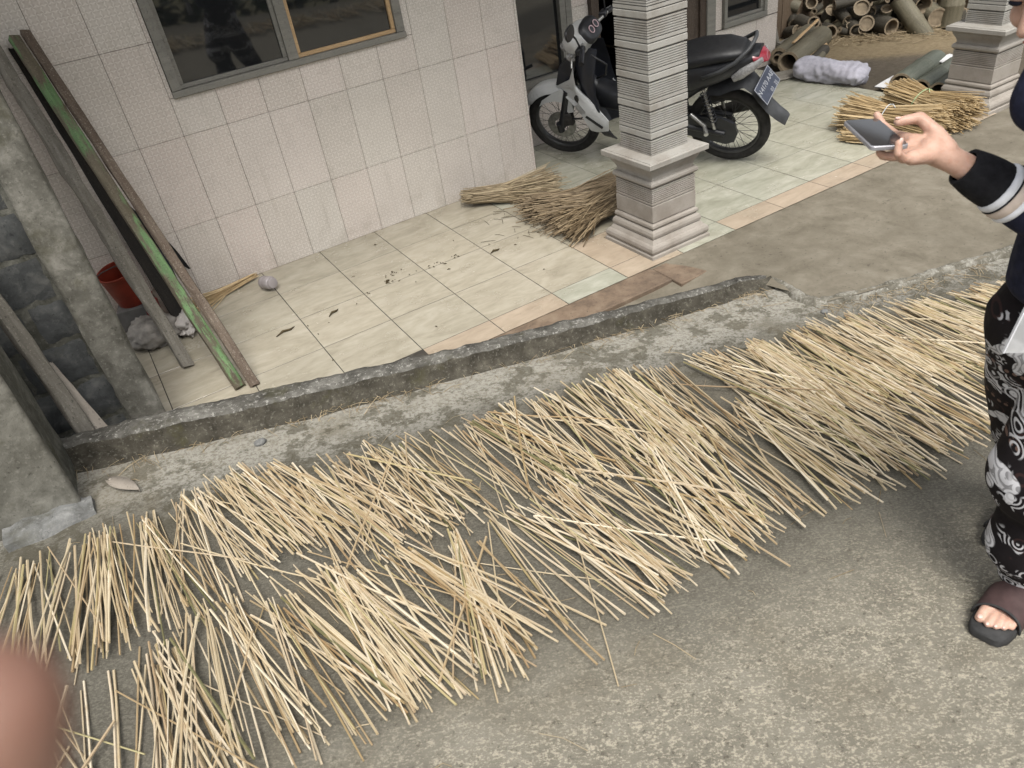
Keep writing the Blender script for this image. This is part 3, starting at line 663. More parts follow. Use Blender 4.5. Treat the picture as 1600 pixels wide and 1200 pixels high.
# ------------------------------------------------------------------ columns
def square_rings(b, prof):
    b.rings([[(-h, -h, z), (h, -h, z), (h, h, z), (-h, h, z)] for z, h in prof])
def column(loc, label):
    root = thing('column', label, 'column', loc, R(0.8), 'square porch columns')
    def part(name, prof, parent=root):
        b = MB(); square_rings(b, prof); return b.build(name, 'stone', parent)
    part('plinth', [(-0.06, 0.216), (0.018, 0.216), (0.024, 0.210)])
    part('base_moulding', [(0.0245, 0.202), (0.030, 0.209), (0.045, 0.2135), (0.062, 0.211), (0.073, 0.203), (0.079, 0.192), (0.083, 0.190), (0.100, 0.178)])
    part('base_moulding', [(0.1003, 0.172), (0.106, 0.179), (0.122, 0.1815), (0.138, 0.177), (0.150, 0.167), (0.1505, 0.158), (0.156, 0.158), (0.1565, 0.166), (0.166, 0.171), (0.178, 0.1695), (0.186, 0.161), (0.1865, 0.153), (0.191, 0.153)])
    part('dado_block', [(0.1912, 0.156), (0.194, 0.159), (0.286, 0.159), (0.289, 0.156), (0.2895, 0.150), (0.295, 0.150), (0.2955, 0.158), (0.306, 0.158), (0.3065, 0.150), (0.311, 0.150)])
    pr = []
    z = 0.3112
    while z < 0.382: pr += [(z, 0.1515), (z + 0.001, 0.157), (z + 0.0075, 0.157), (z + 0.0085, 0.1515)]; z += 0.0112
    part('ribbed_band', pr)
    part('cornice', [(0.3905, 0.150), (0.397, 0.162), (0.408, 0.1695), (0.421, 0.169), (0.431, 0.161), (0.4315, 0.150), (0.450, 0.150), (0.468, 0.157), (0.492, 0.172), (0.5175, 0.180)])
    part('ledge', [(0.518, 0.203), (0.5225, 0.209), (0.548, 0.2105), (0.551, 0.207), (0.5515, 0.199), (0.556, 0.197), (0.562, 0.135)])
    z = 0.5625; per = 0.152
    while z < 2.9:
        pr = [(z, 0.123)]; q = z
        while q < z + 0.078: pr += [(q + 0.0002, 0.1215), (q + 0.0012, 0.1290), (q + 0.0080, 0.1290), (q + 0.0090, 0.1215)]; q += 0.0118
        part('ribbed_block', pr)
        q += 0.0003
        part('plain_band', [(q, 0.118), (q + 0.006, 0.118), (q + 0.0063, 0.129), (q + 0.0085, 0.131), (q + 0.036, 0.131), (q + 0.038, 0.129), (q + 0.0383, 0.118), (q + 0.0443, 0.118), (q + 0.0446, 0.130), (q + 0.060, 0.130), (q + 0.0603, 0.118), (q + 0.0645, 0.118)])
        z = q + 0.0648
    part('capital', [(z, 0.125), (z + 0.02, 0.16), (z + 0.05, 0.17), (z + 0.055, 0.2), (3.1495, 0.2)])
    return root
column((1.629, -1.487, 0), 'square grey column with ribbed shaft standing in front of the parked motorbike')
column((4.62, -1.52, 0), 'square grey column beside the tied stick bundles and cut bamboo lengths')

# ------------------------------------------------------------------ left side: block wall, post, pier, planks
bw = thing('block_wall', 'dark weathered cement block wall ending in a pale concrete post', 'wall', (-1.4, -1.35, 0))
def at(b, name, mat, parent, smooth=None, **kw):
    """build world-space geometry as a child whose parent has a plain location"""
    o = b.build(name, mat, parent, smooth, **kw); o.matrix_parent_inverse = Matrix.Translation(parent.location).inverted() if parent.parent is None else Matrix.Identity(4); return o
def rough_slab(b, x0, x1, y0, y1, z0, z1, nz=26, amp=0.008, seed=0):
    rows = []
    for i in range(nz + 1):
        z = z0 + (z1 - z0) * i / nz; n_ = lambda k_: amp * vnoise(z * 1.0 + seed, k_ + seed, 6) + amp * 0.5 * vnoise(z + seed, k_ * 3 + seed, 23)
        c = 0.012
        rows.append([(x0 + n_(1), y0 + c + n_(2), z), (x0 + c + n_(1), y0 + n_(3), z), ((x0 + x1) / 2, y0 + n_(4) * 0.8, z), (x1 - c + n_(5), y0 + n_(6), z), (x1 + n_(5), y0 + c + n_(7), z), (x1 + n_(8) * 0.6, y1, z), (x0 + n_(1), y1, z)])
    b.rings(rows)
b = MB(); rough_slab(b, -1.372, -1.226, -1.42, -1.30, -0.08, 2.6, 50, 0.010, 3); at(b, 'post', 'post', bw, 60)
b = MB(); b.box((-2.9, -1.335, -0.1), (-1.362, -1.20, 2.6)); mw = at(b, 'mortar', 'mortar', bw)
zc = -0.02; r_ = 0
while zc < 1.7:
    hgt = random.uniform(0.185, 0.215); x = -1.372 - (0.16 if r_ % 2 else 0.0)
    if r_ % 2:
        xs_ = [(-1.372 - 0.145, -1.376)]
    else: xs_ = []
    while x > -2.85:
        w = random.uniform(0.27, 0.31); xs_.append((x - w, x - 0.018)); x -= w
    for x0, x1 in xs_:
        b = MB(); nzz = 5; nxx = 6; rows = []; pr_ = random.uniform(0.003, 0.010)
        for i in range(nzz + 1):
            rows.append([(x0 + (x1 - x0) * j / nxx + 0.012 * vnoise(i + x0 * 9, j * 3.1, 0.9), -1.336 - pr_ * (0.0 if (i in (0, nzz) or j in (0, nxx)) else 1.0) + 0.004 * vnoise(x0 * 30 + i, j + zc * 7, 1.3), zc + (hgt - 0.022) * i / nzz + 0.012 * vnoise(j + x0 * 5, i * 2.3 + zc * 11, 0.9)) for j in range(nxx + 1)])
        b.rings(rows, False, False, closed=False); at(b, 'block', 'block', bw, 50)
    zc += hgt; r_ += 1
pier = thing('gate_pier', 'mottled grey cement pier at the left end of the kerb', 'pier', (-2.0, -1.85, 0.2))
b = MB(); rough_slab(b, -2.75, -1.610, -2.03, -1.66, 0.10, 1.5, 40, 0.008, 9); at(b, 'core', 'mortar', pier, 60); b = MB(); rough_slab(b, -2.75, -1.592, -2.060, -2.028, 0.10, 1.5, 40, 0.004, 12); at(b, 'render_face', 'pier', pier, 60)
b = MB(); rows = []
for i in range(13):
    x = -1.85 + 0.29 * i / 12; z0 = zl(x, -2.1); d = 0.03 * vnoise(x, 3, 9); t = (1 if i < 11 else 0.55) * (0.85 + 0.35 * vnoise(x, 8, 14))
    y0 = -2.075 - 0.05 * (1 - i / 12)
    rows.append([(x, -2.02, z0 + 0.058 * t), (x, y0 - 0.018 + d * 0.5, z0 + 0.056 * t), (x, y0 - 0.03 + d * 0.5, z0 + 0.047 * t), (x, y0 - 0.034 + d, z0 - 0.02), (x, -2.02, z0 - 0.02)])
b.rings(rows); at(b, 'footing', 'pale_cement', pier, 50)
# planks wedged between pier and block wall
def board(name, label, p0, p1, width, thick, mat, face, cat='plank', group=None, bend=0.0, nseg=14, rough=0.003, seed=1):
    """a board from p0 to p1; face = direction its broad side looks"""
    p0, p1, face = Vector(p0), Vector(p1), Vector(face); d = (p1 - p0); L_ = d.length; zx = d.normalized()
    yx = (face - zx * face.dot(zx)).normalized(); xx = yx.cross(zx)
    b = MB(); rows = []
    for i in range(nseg + 1):
        t = i / nseg; e = lambda k_: rough * (vnoise(t * L_ * 5 + seed * 7.3, k_ * 4.1) + 0.6 * vnoise(t * L_ * 22 + seed, k_ * 2.7))
        w = width / 2; h = thick / 2; o = bend * math.sin(math.pi * t)
        ch = min(h, 0.006)
        rows.append([(-w + e(1), -h + ch, t * L_), (-w + ch + e(1), -h + o + e(5), t * L_), (w - ch + e(2), -h + o + e(6), t * L_), (w + e(2), -h + ch, t * L_), (w + e(3), h - ch, t * L_), (w - ch + e(3), h + e(7), t * L_), (-w + ch + e(4), h + e(8), t * L_), (-w + e(4), h - ch, t * L_)])
    b.rings(rows)
    for k_ in range(8):
        b.v[k_] = (b.v[k_][0], b.v[k_][1], b.v[k_][2] + random.uniform(-0.006, 0.012)); q = len(b.v) - 1 - k_; b.v[q] = (b.v[q][0], b.v[q][1], b.v[q][2] + random.uniform(-0.015, 0.01))
    o = b.build(name, mat, None, 40); mm = Matrix((xx, yx, zx)).transposed().to_4x4(); mm.translation = p0; o.matrix_world = mm
    return tag(o, label, cat, group)
board('plank', 'long bleached grey timber wedged beside the left cement pier', (-1.515, -1.60, 0.16), (-1.585, -1.50, 1.15), 0.062, 0.045, 'grey_wood', (0.35, -1, 0.1), seed=4, rough=0.006)
board('plank', 'short pale narrow batten leaning at the foot of the block wall', (-1.455, -1.60, 0.20), (-1.545, -1.44, 0.56), 0.052, 0.014, 'pale_batten', (0.3, -1, 0.3), seed=6)
board('leaning_board', 'long board with flaking green paint leaning on the tiled wall', (-0.868, -1.255, 0.0), (-1.125, -0.06, 1.60), 0.055, 0.034, 'green_wood', (0.35, -1, 0.45), 'board', seed=11, rough=0.004, nseg=30)
board('leaning_board', 'long speckled brown board leaning just right of the green one', (-0.800, -1.285, 0.0), (-1.068, -0.035, 1.605), 0.046, 0.034, 'old_wood', (0.35, -1, 0.45), 'board', seed=13, rough=0.005, nseg=30)
board('leaning_board', 'dark board standing close behind the green painted one', (-0.965, -0.42, 0.0), (-1.135, -0.03, 1.55), 0.075, 0.02, 'black_wood', (0.5, -1, 0.35), 'board', seed=15, nseg=24)
board('timber_pole', 'crooked bleached timber pole with a notched foot, left of the green board', (-1.045, -0.83, 0.0), (-1.235, -0.05, 1.62), 0.062, 0.055, 'grey_wood', (0.3, -1, 0.4), 'pole', bend=-0.02, seed=17, rough=0.010, nseg=40)
# ------------------------------------------------------------------ sticks drying on the lane
rs = random.Random(21)
SL = 0.575
def stick_mesh(k_):
    b = MB(); n = 5; rows = []; r = 0.0028
    bend = rs.uniform(-0.009, 0.009); bend2 = rs.uniform(-0.004, 0.004)
    for i in range(6):
        t = i / 5; e = 1.0 + rs.uniform(-0.08, 0.08); ph = k_ * 0.7
        o = bend * (4 * t * (1 - t)); o2 = bend2 * math.sin(2 * math.pi * t)
        rows.append([((t - 0.5) * SL, o + r * e * math.cos(2*math.pi*q/n + ph), o2 + r * e * math.sin(2*math.pi*q/n + ph)) for q in range(n)])
    b.rings(rows); return b
stick_b = [stick_mesh(i) for i in range(6)]
stick_me = []
for b in stick_b:
    me = b.mesh('stick'); bm = bmesh.new(); bm.from_mesh(me); bmesh.ops.recalc_face_normals(bm, faces=bm.faces); bm.to_mesh(me); bm.free(); me.materials.append(MAT['stick']); set_smooth(me, 60); stick_me.append(me)
FAR = [(-2.3, -2.28), (-1.6, -2.30), (-1.1, -2.20), (-0.85, -2.36), (-0.4, -2.44), (0.1, -2.50), (0.43, -2.56), (0.75, -2.66), (1.12, -2.78), (1.5, -2.82), (1.86, -2.92), (2.4, -3.12), (3.4, -3.4)]
def ang_mean(x): return interp([(-2.0, -97), (-1.5, -95), (-1.0, -86), (-0.5, -83), (0, -92), (0.4, -98), (0.9, -100), (1.3, -98), (2, -94), (3.2, -92)], x)
sticks = []   # (cx, cy, angle, length scale)
def cluster(x, ys, n, am, spread, w, jl=0.035):
    """n sticks whose far ends lie near (x, ys), fanned about the direction am"""
    for i in range(n):
        u = rs.gauss(0, 1)
        a = am + u * spread + rs.gauss(0, 3)
        px = x + rs.uniform(-w, w) + u * w * 0.3; py = ys + rs.gauss(0, jl) - abs(rs.gauss(0, 0.01))
        l = rs.uniform(0.93, 1.06)
        c = Vector((px, py)) + Vector((math.cos(R(a)), math.sin(R(a)))) * SL * l / 2
        sticks.append((c.x, c.y, a, l))
x = -2.25
while x < 3.0:                                   # far row
    dens = interp([(-2.2, 4), (-1.5, 6), (-0.9, 7), (-0.3, 7), (0.4, 9), (1.0, 11), (1.8, 15), (3, 16)], x)
    cluster(x, interp(FAR, x), int(1.12 * dens * rs.uniform(0.5, 1.5)), ang_mean(x) + rs.gauss(0, 6), 5.5, 0.055)
    x += rs.uniform(0.075, 0.125)
x = -2.2
while x < 2.6:                                   # near row
    dens = interp([(-2.2, 6), (-1.6, 7), (-1.0, 8), (-0.5, 8), (0.1, 13), (0.6, 15), (1.4, 14), (2.6, 11)], x)
    yo = interp(FAR, x) - interp([(-2.2, 0.66), (-1.0, 0.66), (0, 0.60), (1, 0.40), (2.4, 0.32)], x)
    cluster(x, yo, int(1.05 * dens * rs.uniform(0.4, 1.5)), ang_mean(x) + interp([(-2, 6), (-1, 6), (-0.4, -3), (0.5, 0), (2, 2)], x) + rs.gauss(0, 7), 5.5, 0.055, 0.045)
    x += rs.uniform(0.085, 0.14)
# tight heaps and odd ones that the photograph shows
for x, y, n, a, sp, w in ((-1.78, -2.30, 10, -92, 6, 0.05), (-1.24, -2.27, 15, -82, 6, 0.05), (-1.12, -2.24, 12, -80, 6, 0.05), (-0.98, -2.27, 12, -78, 6, 0.05), (-1.56, -2.30, 26, -97, 4, 0.04), (-1.40, -2.34, 16, -86, 4, 0.03), (-1.06, -2.22, 12, -79, 4, 0.03), (-0.92, -3.0, 24, -84, 4, 0.04), (-0.80, -2.46, 22, -78, 9, 0.10), (-0.62, -2.42, 18, -84, 12, 0.12),
                          (-0.55, -3.07, 16, -106, 4, 0.025), (-0.36, -3.05, 10, -82, 8, 0.05), (-0.16, -2.52, 18, -84, 9, 0.08), (0.15, -2.55, 14, -92, 6, 0.07), (0.46, -2.58, 26, -92, 4, 0.05), (-0.1, -3.05, 16, -88, 6, 0.06), (0.3, -3.05, 18, -93, 5, 0.06),
                          (1.10, -2.78, 30, -96, 4, 0.05), (1.3, -2.84, 16, -92, 6, 0.06), (1.55, -2.86, 20, -92, 5, 0.07), (0.75, -3.08, 16, -95, 5, 0.06), (1.0, -3.15, 16, -95, 6, 0.06), (-1.25, -2.95, 16, -80, 6, 0.05), (-1.45, -2.97, 14, -86, 5, 0.04), (-1.08, -3.0, 16, -80, 5, 0.05), (-0.72, -3.02, 12, -84, 5, 0.04), (1.9, -2.97, 26, -90, 4, 0.1), (2.2, -3.06, 24, -90, 4, 0.1)):
    cluster(x, y, int(n * 1.35), a - (6 if x > 0.25 else 0), sp, w, 0.03)
for i in range(44):                              # strays thrown across
    x = rs.uniform(-2.0, 2.2); y = interp(FAR, x) - rs.uniform(0.25, 1.15 if x < 0.3 else 0.8)
    sticks.append((x, y, -90 + rs.choice((-1, 1)) * rs.uniform(18, 44), rs.uniform(0.9, 1.06)))
rs.shuffle(sticks)
CELL = 0.013; H = {}
placed = []
SR = 0.0028
for cx, cy, a, l in sticks:
    ca, sa = math.cos(R(a)), math.sin(R(a)); L_ = SL * l; ns = 44
    samp = []
    for i in range(ns + 1):
        t = i / ns - 0.5; px, py = cx + ca * L_ * t, cy + sa * L_ * t
        samp.append((t, (int(px // CELL), int(py // CELL)), zl(px, py)))
    base = [H.get(c, 0.0) for _, c, _ in samp]
    hl = sorted(((h, samp[i][0]) for i, h in enumerate(base) if samp[i][0] < -0.05), reverse=True)[0]
    hr = sorted(((h, samp[i][0]) for i, h in enumerate(base) if samp[i][0] > 0.05), reverse=True)[0]
    # height of the stick's axis above the lane as a line through its two highest supports
    (h0, t0), (h1, t1) = hl, hr
    h0 = min(h0, 0.034); h1 = min(h1, 0.034)
    k_ = (h1 - h0) / max(0.2, t1 - t0); k_ = max(-0.035, min(0.035, k_)); c0 = h0 - k_ * t0
    lift = 0.0
    for i, (t, c, z) in enumerate(samp): lift = max(lift, min(base[i], 0.036) - (c0 + k_ * t) - 0.0025)
    lift = max(lift, -min(c0 - 0.5 * k_, c0 + 0.5 * k_))
    c0 += max(0, lift)
    for i, (t, c, z) in enumerate(samp): H[c] = max(H.get(c, 0), c0 + k_ * t + 2 * SR * 0.85)
    placed.append((cx, cy, a, l, c0 + SR, k_))
def px_of(p):
    d = Vector(p) - CAM_LOC; z = d.dot(RZ)
    return 800 + 1192.57 * d.dot(RX) / z, 600 + 1192.57 * d.dot(RY) / z, z
def visible(p):
    u, v, z = px_of(p); return -20 < u < 1590 and 0 < v < 1190
scored = []
for i, q in enumerate(placed):
    c = Vector((q[0], q[1], zl(q[0], q[1]))); u, v, z = px_of(c)
    scored.append(((q[4] * 30 - z) if visible(c) else -99, i))
scored.sort(reverse=True); single = set(i for _, i in scored[:300])
many = MB(); tones = []
for i, (cx, cy, a, l, h, k_) in enumerate(placed):
    ca, sa = math.cos(R(a)), math.sin(R(a)); L_ = SL * l
    ex = Vector((cx + ca * L_/2, cy + sa * L_/2, 0)); sx = Vector((cx - ca * L_/2, cy - sa * L_/2, 0))
    ex.z = zl(ex.x, ex.y) + h + 0.5 * k_; sx.z = zl(sx.x, sx.y) + h - 0.5 * k_
    xa = (ex - sx).normalized(); ya = Vector((0, 0, 1)).cross(xa).normalized(); za = xa.cross(ya)
    fat = rs.choice((0.65, 0.8, 0.9, 1.0, 1.1, 1.25, 1.45))
    M = Matrix((xa * l, ya * fat, za * fat)).transposed().to_4x4(); M.translation = (ex + sx) / 2
    vi = rs.randrange(6)
    if i in single:
        o = link('bamboo_stick', stick_me[vi], None); o.matrix_world = M
        if cy > interp(FAR, cx) - 0.42: tag(o, 'thin straw-coloured bamboo stick lying in the row nearer the kerb', 'stick', 'sticks drying in the row nearer the kerb')
        else: tag(o, 'thin straw-coloured bamboo stick lying in the row nearer the open road', 'stick', 'sticks drying in the row nearer the open road')
    else:
        b = len(many.v); t = rs.random()
        many.v += [tuple(M @ Vector(p)) for p in stick_b[vi].v]; many.f += [tuple(j + b for j in f) for f in stick_b[vi].f]; many.tone += [t] * len(stick_b[vi].v)
o = many.build('drying_sticks', 'stick_many', None, 60, kind='stuff'); tag(o, 'wide layer of pale bamboo sticks laid out along the lane', 'sticks')
# the same kind of row on the far side of the lane, seen only as a reflection in the window
b = MB()
for i in range(420):
    x = rs.uniform(-3.5, 5.5); y = -7.0 - 0.18 * x + rs.gauss(0, 0.1); a = rs.gauss(-80, 14); l = rs.uniform(0.9, 1.1) * 0.8
    ca, sa = math.cos(R(a)), math.sin(R(a)); z = zl(x, y) + rs.uniform(0.008, 0.05)
    b.tube([(x - ca * l/2, y - sa * l/2, z), (x + ca * l/2, y + sa * l/2, z + rs.uniform(0, 0.05))], 0.007, 4); b.tone += [rs.random()] * 8
o = b.build('sticks_across_lane', 'stick_many', None, kind='stuff'); tag(o, 'row of pale sticks across the lane, mirrored in the window', 'sticks')
b = MB()   # loose straw, husk and litter lying on the lane
for i in range(520):
    x = rs.uniform(-1.7, 2.6)
    if i % 3: y = interp(KOUT, min(x, 1.7)) - abs(rs.gauss(0, 0.05)) - 0.01
    else: y = rs.uniform(-3.9, -2.2)
    if x > 1.6: y = interp(EDGE, x) - abs(rs.gauss(0, 0.06)) - 0.03
    a = rs.uniform(0, 6.28); l = rs.uniform(0.01, 0.07); z = zl(x, y) + 0.003
    c = Vector((x, y, z)); d = Vector((math.cos(a), math.sin(a), 0)) * l
    b.tube([c - d, c + V(rs.uniform(-.006, .006), rs.uniform(-.006, .006), rs.uniform(0.001, 0.012)), c + d], rs.uniform(0.0006, 0.0014), 3); b.tone += [rs.uniform(0, 1)] * 9
o = b.build('straw_litter', 'bundle_dull', None, kind='stuff'); tag(o, 'scattered straw bits and husks along the kerb', 'litter')

# ------------------------------------------------------------------ stick bundles
def bundle(label, p0, p1, n, r_mid, r_end, mat, tie=None, spread=1.0, rad=0.0036, flat=0.75, tiec='tie_white', seed=1, ends=0.03, mess=0.12):
    q = random.Random(seed); p0, p1 = Vector(p0), Vector(p1); d = (p1 - p0); L_ = d.length; t = d.normalized()
    side = t.cross(Vector((0, 0, 1))).normalized(); up = side.cross(t)
    root = thing('stick_bundle', label, 'bundle', ((p0 + p1) / 2)[:2] + (0.0,) if False else (p0.x, p0.y, 0.0), 0, 'stick bundles on the porch')
    b = MB()
    zfloor = 0.004
    for i in range(n):
        a = q.uniform(0, 2 * math.pi); rr = math.sqrt(q.random())
        u, w = rr * math.cos(a), rr * math.sin(a)
        j = q.gauss(0, mess); j2 = q.gauss(0, mess)
        def at_(s, rad_, ju, jw): return p0 + t * (L_ * s + q.gauss(0, ends)) + side * ((u + ju) * rad_) + up * ((w + jw) * rad_ * flat)
        A = at_(0, r_end[0], j, j2); B = p0 + t * L_ * 0.45 + side * u * r_mid + up * w * r_mid * flat; C_ = at_(1, r_end[1], -j, -j2)
        for P_ in (A, B, C_): P_.z = max(P_.z, zfloor + q.uniform(0, 0.01))
        b.tube([A, B, C_], rad * q.uniform(0.8, 1.2), 4); b.tone += [q.random()] * 12
    o = b.build('sticks', mat, root, None, kind='stuff'); o.matrix_parent_inverse = Matrix.Translation(root.location).inverted()
    if tie is not None:
        c = p0 + t * L_ * tie; b = MB(); pts = []
        for i in range(25):
            a = 2 * math.pi * i / 24; P_ = c + side * math.cos(a) * (r_mid * 1.04 + 0.003) + up * math.sin(a) * (r_mid * flat * 1.05 + 0.003) + t * 0.01 * math.sin(a * 2); P_.z = max(P_.z, 0.002); pts.append(P_)
        b.tube(pts, 0.0035, 6); b.tube([c + up * r_mid * flat + t * 0.0, c + up * (r_mid * flat + 0.02) + t * 0.03, c + up * (r_mid * flat + 0.005) + t * 0.06 + side * 0.02], 0.003, 5)
        o = b.build('tie', tiec, root, True); o.matrix_parent_inverse = Matrix.Translation(root.location).inverted()
    return root
MAT['tie_white'] = simple('grey white plastic twine', (0.45, 0.46, 0.46), 0.5); MAT['tie_green'] = simple('green plastic twine', (0.30, 0.40, 0.22), 0.5)
bundle('loose dull stick bundle lying against the foot of the tiled wall', (1.10, -0.13, 0.06), (1.60, -0.40, 0.035), 430, 0.13, (0.075, 0.22), 'bundle_dull', seed=3, flat=0.4, mess=0.3, ends=0.04, rad=0.0029)
bundle('upper of the two dark stick bundles left of the column base', (1.28, -0.66, 0.065), (1.86, -0.85, 0.05), 500, 0.13, (0.12, 0.17), 'bundle_brown', seed=4, flat=0.45, mess=0.32, ends=0.05, rad=0.0029)
bundle('lower splayed stick bundle touching the ribbed column base', (1.27, -1.03, 0.05), (1.72, -1.00, 0.11), 460, 0.13, (0.17, 0.10), 'bundle_brown', seed=5, flat=0.5, mess=0.35, ends=0.05, rad=0.0029)
bundle('neat tan stick bundle tied with white twine, nearest the phone', (3.72, -1.13, 0.105), (3.80, -1.75, 0.10), 650, 0.105, (0.145, 0.15), 'bundle_tan', 0.45, seed=6, flat=0.8, rad=0.003)
bundle('neat tan stick bundle tied with green twine beside the far column', (4.20, -1.16, 0.115), (4.08, -1.77, 0.10), 620, 0.10, (0.13, 0.15), 'bundle_tan', 0.4, seed=7, flat=0.8, rad=0.003, tiec='tie_green')
bundle('low tan stick bundle half hidden under the tied one', (3.52, -1.30, 0.04), (3.64, -1.80, 0.05), 280, 0.075, (0.085, 0.09), 'bundle_tan', seed=8, flat=0.55, rad=0.003)
bundle('small handful of thin sticks on the floor beside the leaning boards', (-0.86, -0.16, 0.012), (-0.46, -0.045, 0.022), 46, 0.05, (0.10, 0.03), 'bundle_tan', seed=9, flat=0.3, rad=0.0024, mess=0.3)

# ------------------------------------------------------------------ cut bamboo in the yard
def culm(name, label, p0, p1, r, wall=0.022, mat='bamboo', nodes=(0.4,), cat='bamboo', group=None, plug=None, seg=18, cut='bamboo_cut'):
    p0, p1 = Vector(p0), Vector(p1); d = p1 - p0; L_ = d.length; zx = d.normalized()
    root = thing(name, label, cat, p0, 0, group)
    ref = Vector((0, 0, 1)) if abs(zx.z) < 0.9 else Vector((1, 0, 0)); xx = ref.cross(zx).normalized(); yy = zx.cross(xx)
    root.rotation_mode = 'QUATERNION'; root.rotation_quaternion = Matrix((xx, yy, zx)).transposed().to_quaternion()
    prof = [(r * 0.985, 0.0)]
    for nd in sorted(nodes):
        z = nd * L_; prof += [(r, max(0.004, z - 0.02)), (r * 1.06, z - 0.004), (r * 1.065, z + 0.004), (r, z + 0.02)]
    prof += [(r, L_ - 0.003), (r * 0.985, L_)]
    b = MB(); b.lathe(prof, (0, 0, 0), (0, 0, 1), seg); b.build('culm', mat, root, 50)
    b = MB(); dep = plug if plug is not None else L_ * 0.5
    b.lathe([(r * 0.984, 0.0002), (r * 0.975, -0.0015), (r - wall, -0.001), (r - wall - 0.002, 0.004)], (0, 0, 0), (0, 0, 1), seg)
    b.build('cut_end', cut, root, 50); b = MB(); b.lathe([(r * 0.984, L_ - 0.0002), (r - wall, L_ + 0.001)], (0, 0, 0), (0, 0, 1), seg); b.build('far_cut_end', cut, root, 50)
    b = MB(); ri = r - wall - 0.002
    b.lathe([(ri, 0.003), (ri, dep), (0.001, dep + 0.004)], (0, 0, 0), (0, 0, 1), seg); b.build('hollow', 'bamboo_in', root, 50)
    b = MB(); b.lathe([(ri, L_), (ri, L_ - 0.06), (0.001, L_ - 0.062)], (0, 0, 0), (0, 0, 1), seg); b.build('far_hollow', 'bamboo_in', root, 50)
    return root
culm('bamboo_length', 'thick mossy bamboo length with dark hollow end, right of the motorbike plate', (4.56, 0.20, 0.075), (5.36, 0.52, 0.085), 0.098, 0.024, 'bamboo', (0.55,), group='bamboo lengths by the house corner')
culm('bamboo_length', 'bamboo length behind the mossy one, against the house corner', (4.66, 0.40, 0.075), (5.4, 0.72, 0.085), 0.085, 0.03, 'bamboo', (0.35, 0.8), group='bamboo lengths by the house corner')
culm('bamboo_length', 'thin bamboo nested inside the hollow end at the house corner', (4.62, 0.385, 0.07), (5.2, 0.64, 0.075), 0.046, 0.014, 'bamboo_dark', (), group='bamboo lengths by the house corner')
culm('bamboo_length', 'green bamboo length at the left of the three beside the far column', (4.52, -0.955, 0.065), (5.16, -0.80, 0.07), 0.092, 0.02, 'bamboo_green', (0.62,), group='green bamboo lengths')
culm('bamboo_length', 'green bamboo length in the middle of the three beside the far column', (4.53, -1.12, 0.055), (5.16, -0.98, 0.06), 0.078, 0.018, 'bamboo_green', (0.5,), group='green bamboo lengths')
culm('bamboo_length', 'knobbly bamboo length nearest the far column', (4.55, -1.255, 0.05), (5.0, -1.13, 0.055), 0.074, 0.016, 'bamboo_green', (0.55, 0.75), group='green bamboo lengths')
def splat(name, label, p0, p1, w, th, mat, face=(0, 0, 1), cat='plank', group=None, seed=1): return board(name, label, p0, p1, w, th, mat, face, cat, group, 0.0, 6, 0.003, seed)
splat('split_bamboo', 'split yellow bamboo slat lying on the bamboo lengths', (4.72, 0.30, 0.195), (5.40, 0.62, 0.215), 0.03, 0.012, 'frame_tan', cat='slat', seed=31)
for i, (x, y, x2, y2, lb) in enumerate(((4.52, 0.02, 5.15, 0.30, 'dark split bamboo slat next to the rolled sack'), (4.55, 0.07, 5.05, 0.36, 'dull bamboo slat second from the rolled sack'), (4.60, 0.12, 5.25, 0.40, 'yellowish bamboo slat third from the rolled sack'), (4.58, -0.02, 5.0, 0.2, 'stubby split bamboo piece directly behind the rolled sack'))):
    culm('bamboo_offcut', lb, (x, y, 0.03), (x2, y2, 0.04), 0.045 - 0.004 * i, 0.012, ('bamboo_dark', 'bamboo_dark', 'frame_tan', 'bamboo')[i], (0.6,), group='split pieces by the sack')
splat('cement_board', 'flat grey board on the porch edge under the bamboo', (4.30, 0.16, 0.012), (4.62, 0.05, 0.014), 0.22, 0.016, 'grey_wood', seed=35, cat='board')
# rolled sack
b = MB(); rows = []; A = V(4.46, 0.02, 0.085); B = V(4.56, -0.62, 0.075); d = (B - A); t = d.normalized(); sd_ = t.cross(V(0, 0, 1)).normalized()
NS = 56
for i in range(NS + 1):
    s = i / NS; rr = 0.098 * (1 - abs(2 * s - 1) ** 9) ** 0.5 * (1.0 - 0.12 * s) + 0.004; row = []
    for k_ in range(36):
        a = 2 * math.pi * k_ / 36
        fold = 0.010 * math.sin(a * 3 + s * 9 + 2 * vnoise(s * 3, 1)) * (0.3 + s) + 0.007 * math.sin(s * 60 + a * 2 + 5 * vnoise(a, s * 3)) * max(0, (s - 0.62) / 0.38) + 0.016 * (1 - 2 * abs(vnoise(s * 4 + 2 * math.cos(a), 2 * math.sin(a), 1.6))) + 0.006 * vnoise(s * 14 + 5 * math.cos(a), 6 * math.sin(a), 1.5)
        p = A + d * s + sd_ * (rr + fold) * 1.12 * math.cos(a) + V(0, 0, 1) * (rr + fold) * 0.9 * math.sin(a); p.z = max(p.z, 0.004); row.append(p)
    rows.append(row)
b.rings(rows); MAT['sack'] = simple('washed purple grey cloth', (0.33, 0.325, 0.37), 0.9, 0.2, 0.15, 25, bump=0.2)
tag(b.build('rolled_sack', 'sack', None, True), 'rolled pale purple-grey sack on the far porch edge', 'sack')
splat('paper_sheet', 'white sheet peeking out left of the green bamboo', (4.58, -0.76, 0.0), (4.86, -0.72, 0.015), 0.14, 0.006, 'white_paper', cat='sheet', seed=41)
splat('paper_sheet', 'white sheet peeking out behind the middle green bamboo', (5.04, -0.90, 0.11), (5.20, -0.92, 0.12), 0.10, 0.006, 'white_paper', cat='sheet', seed=42)
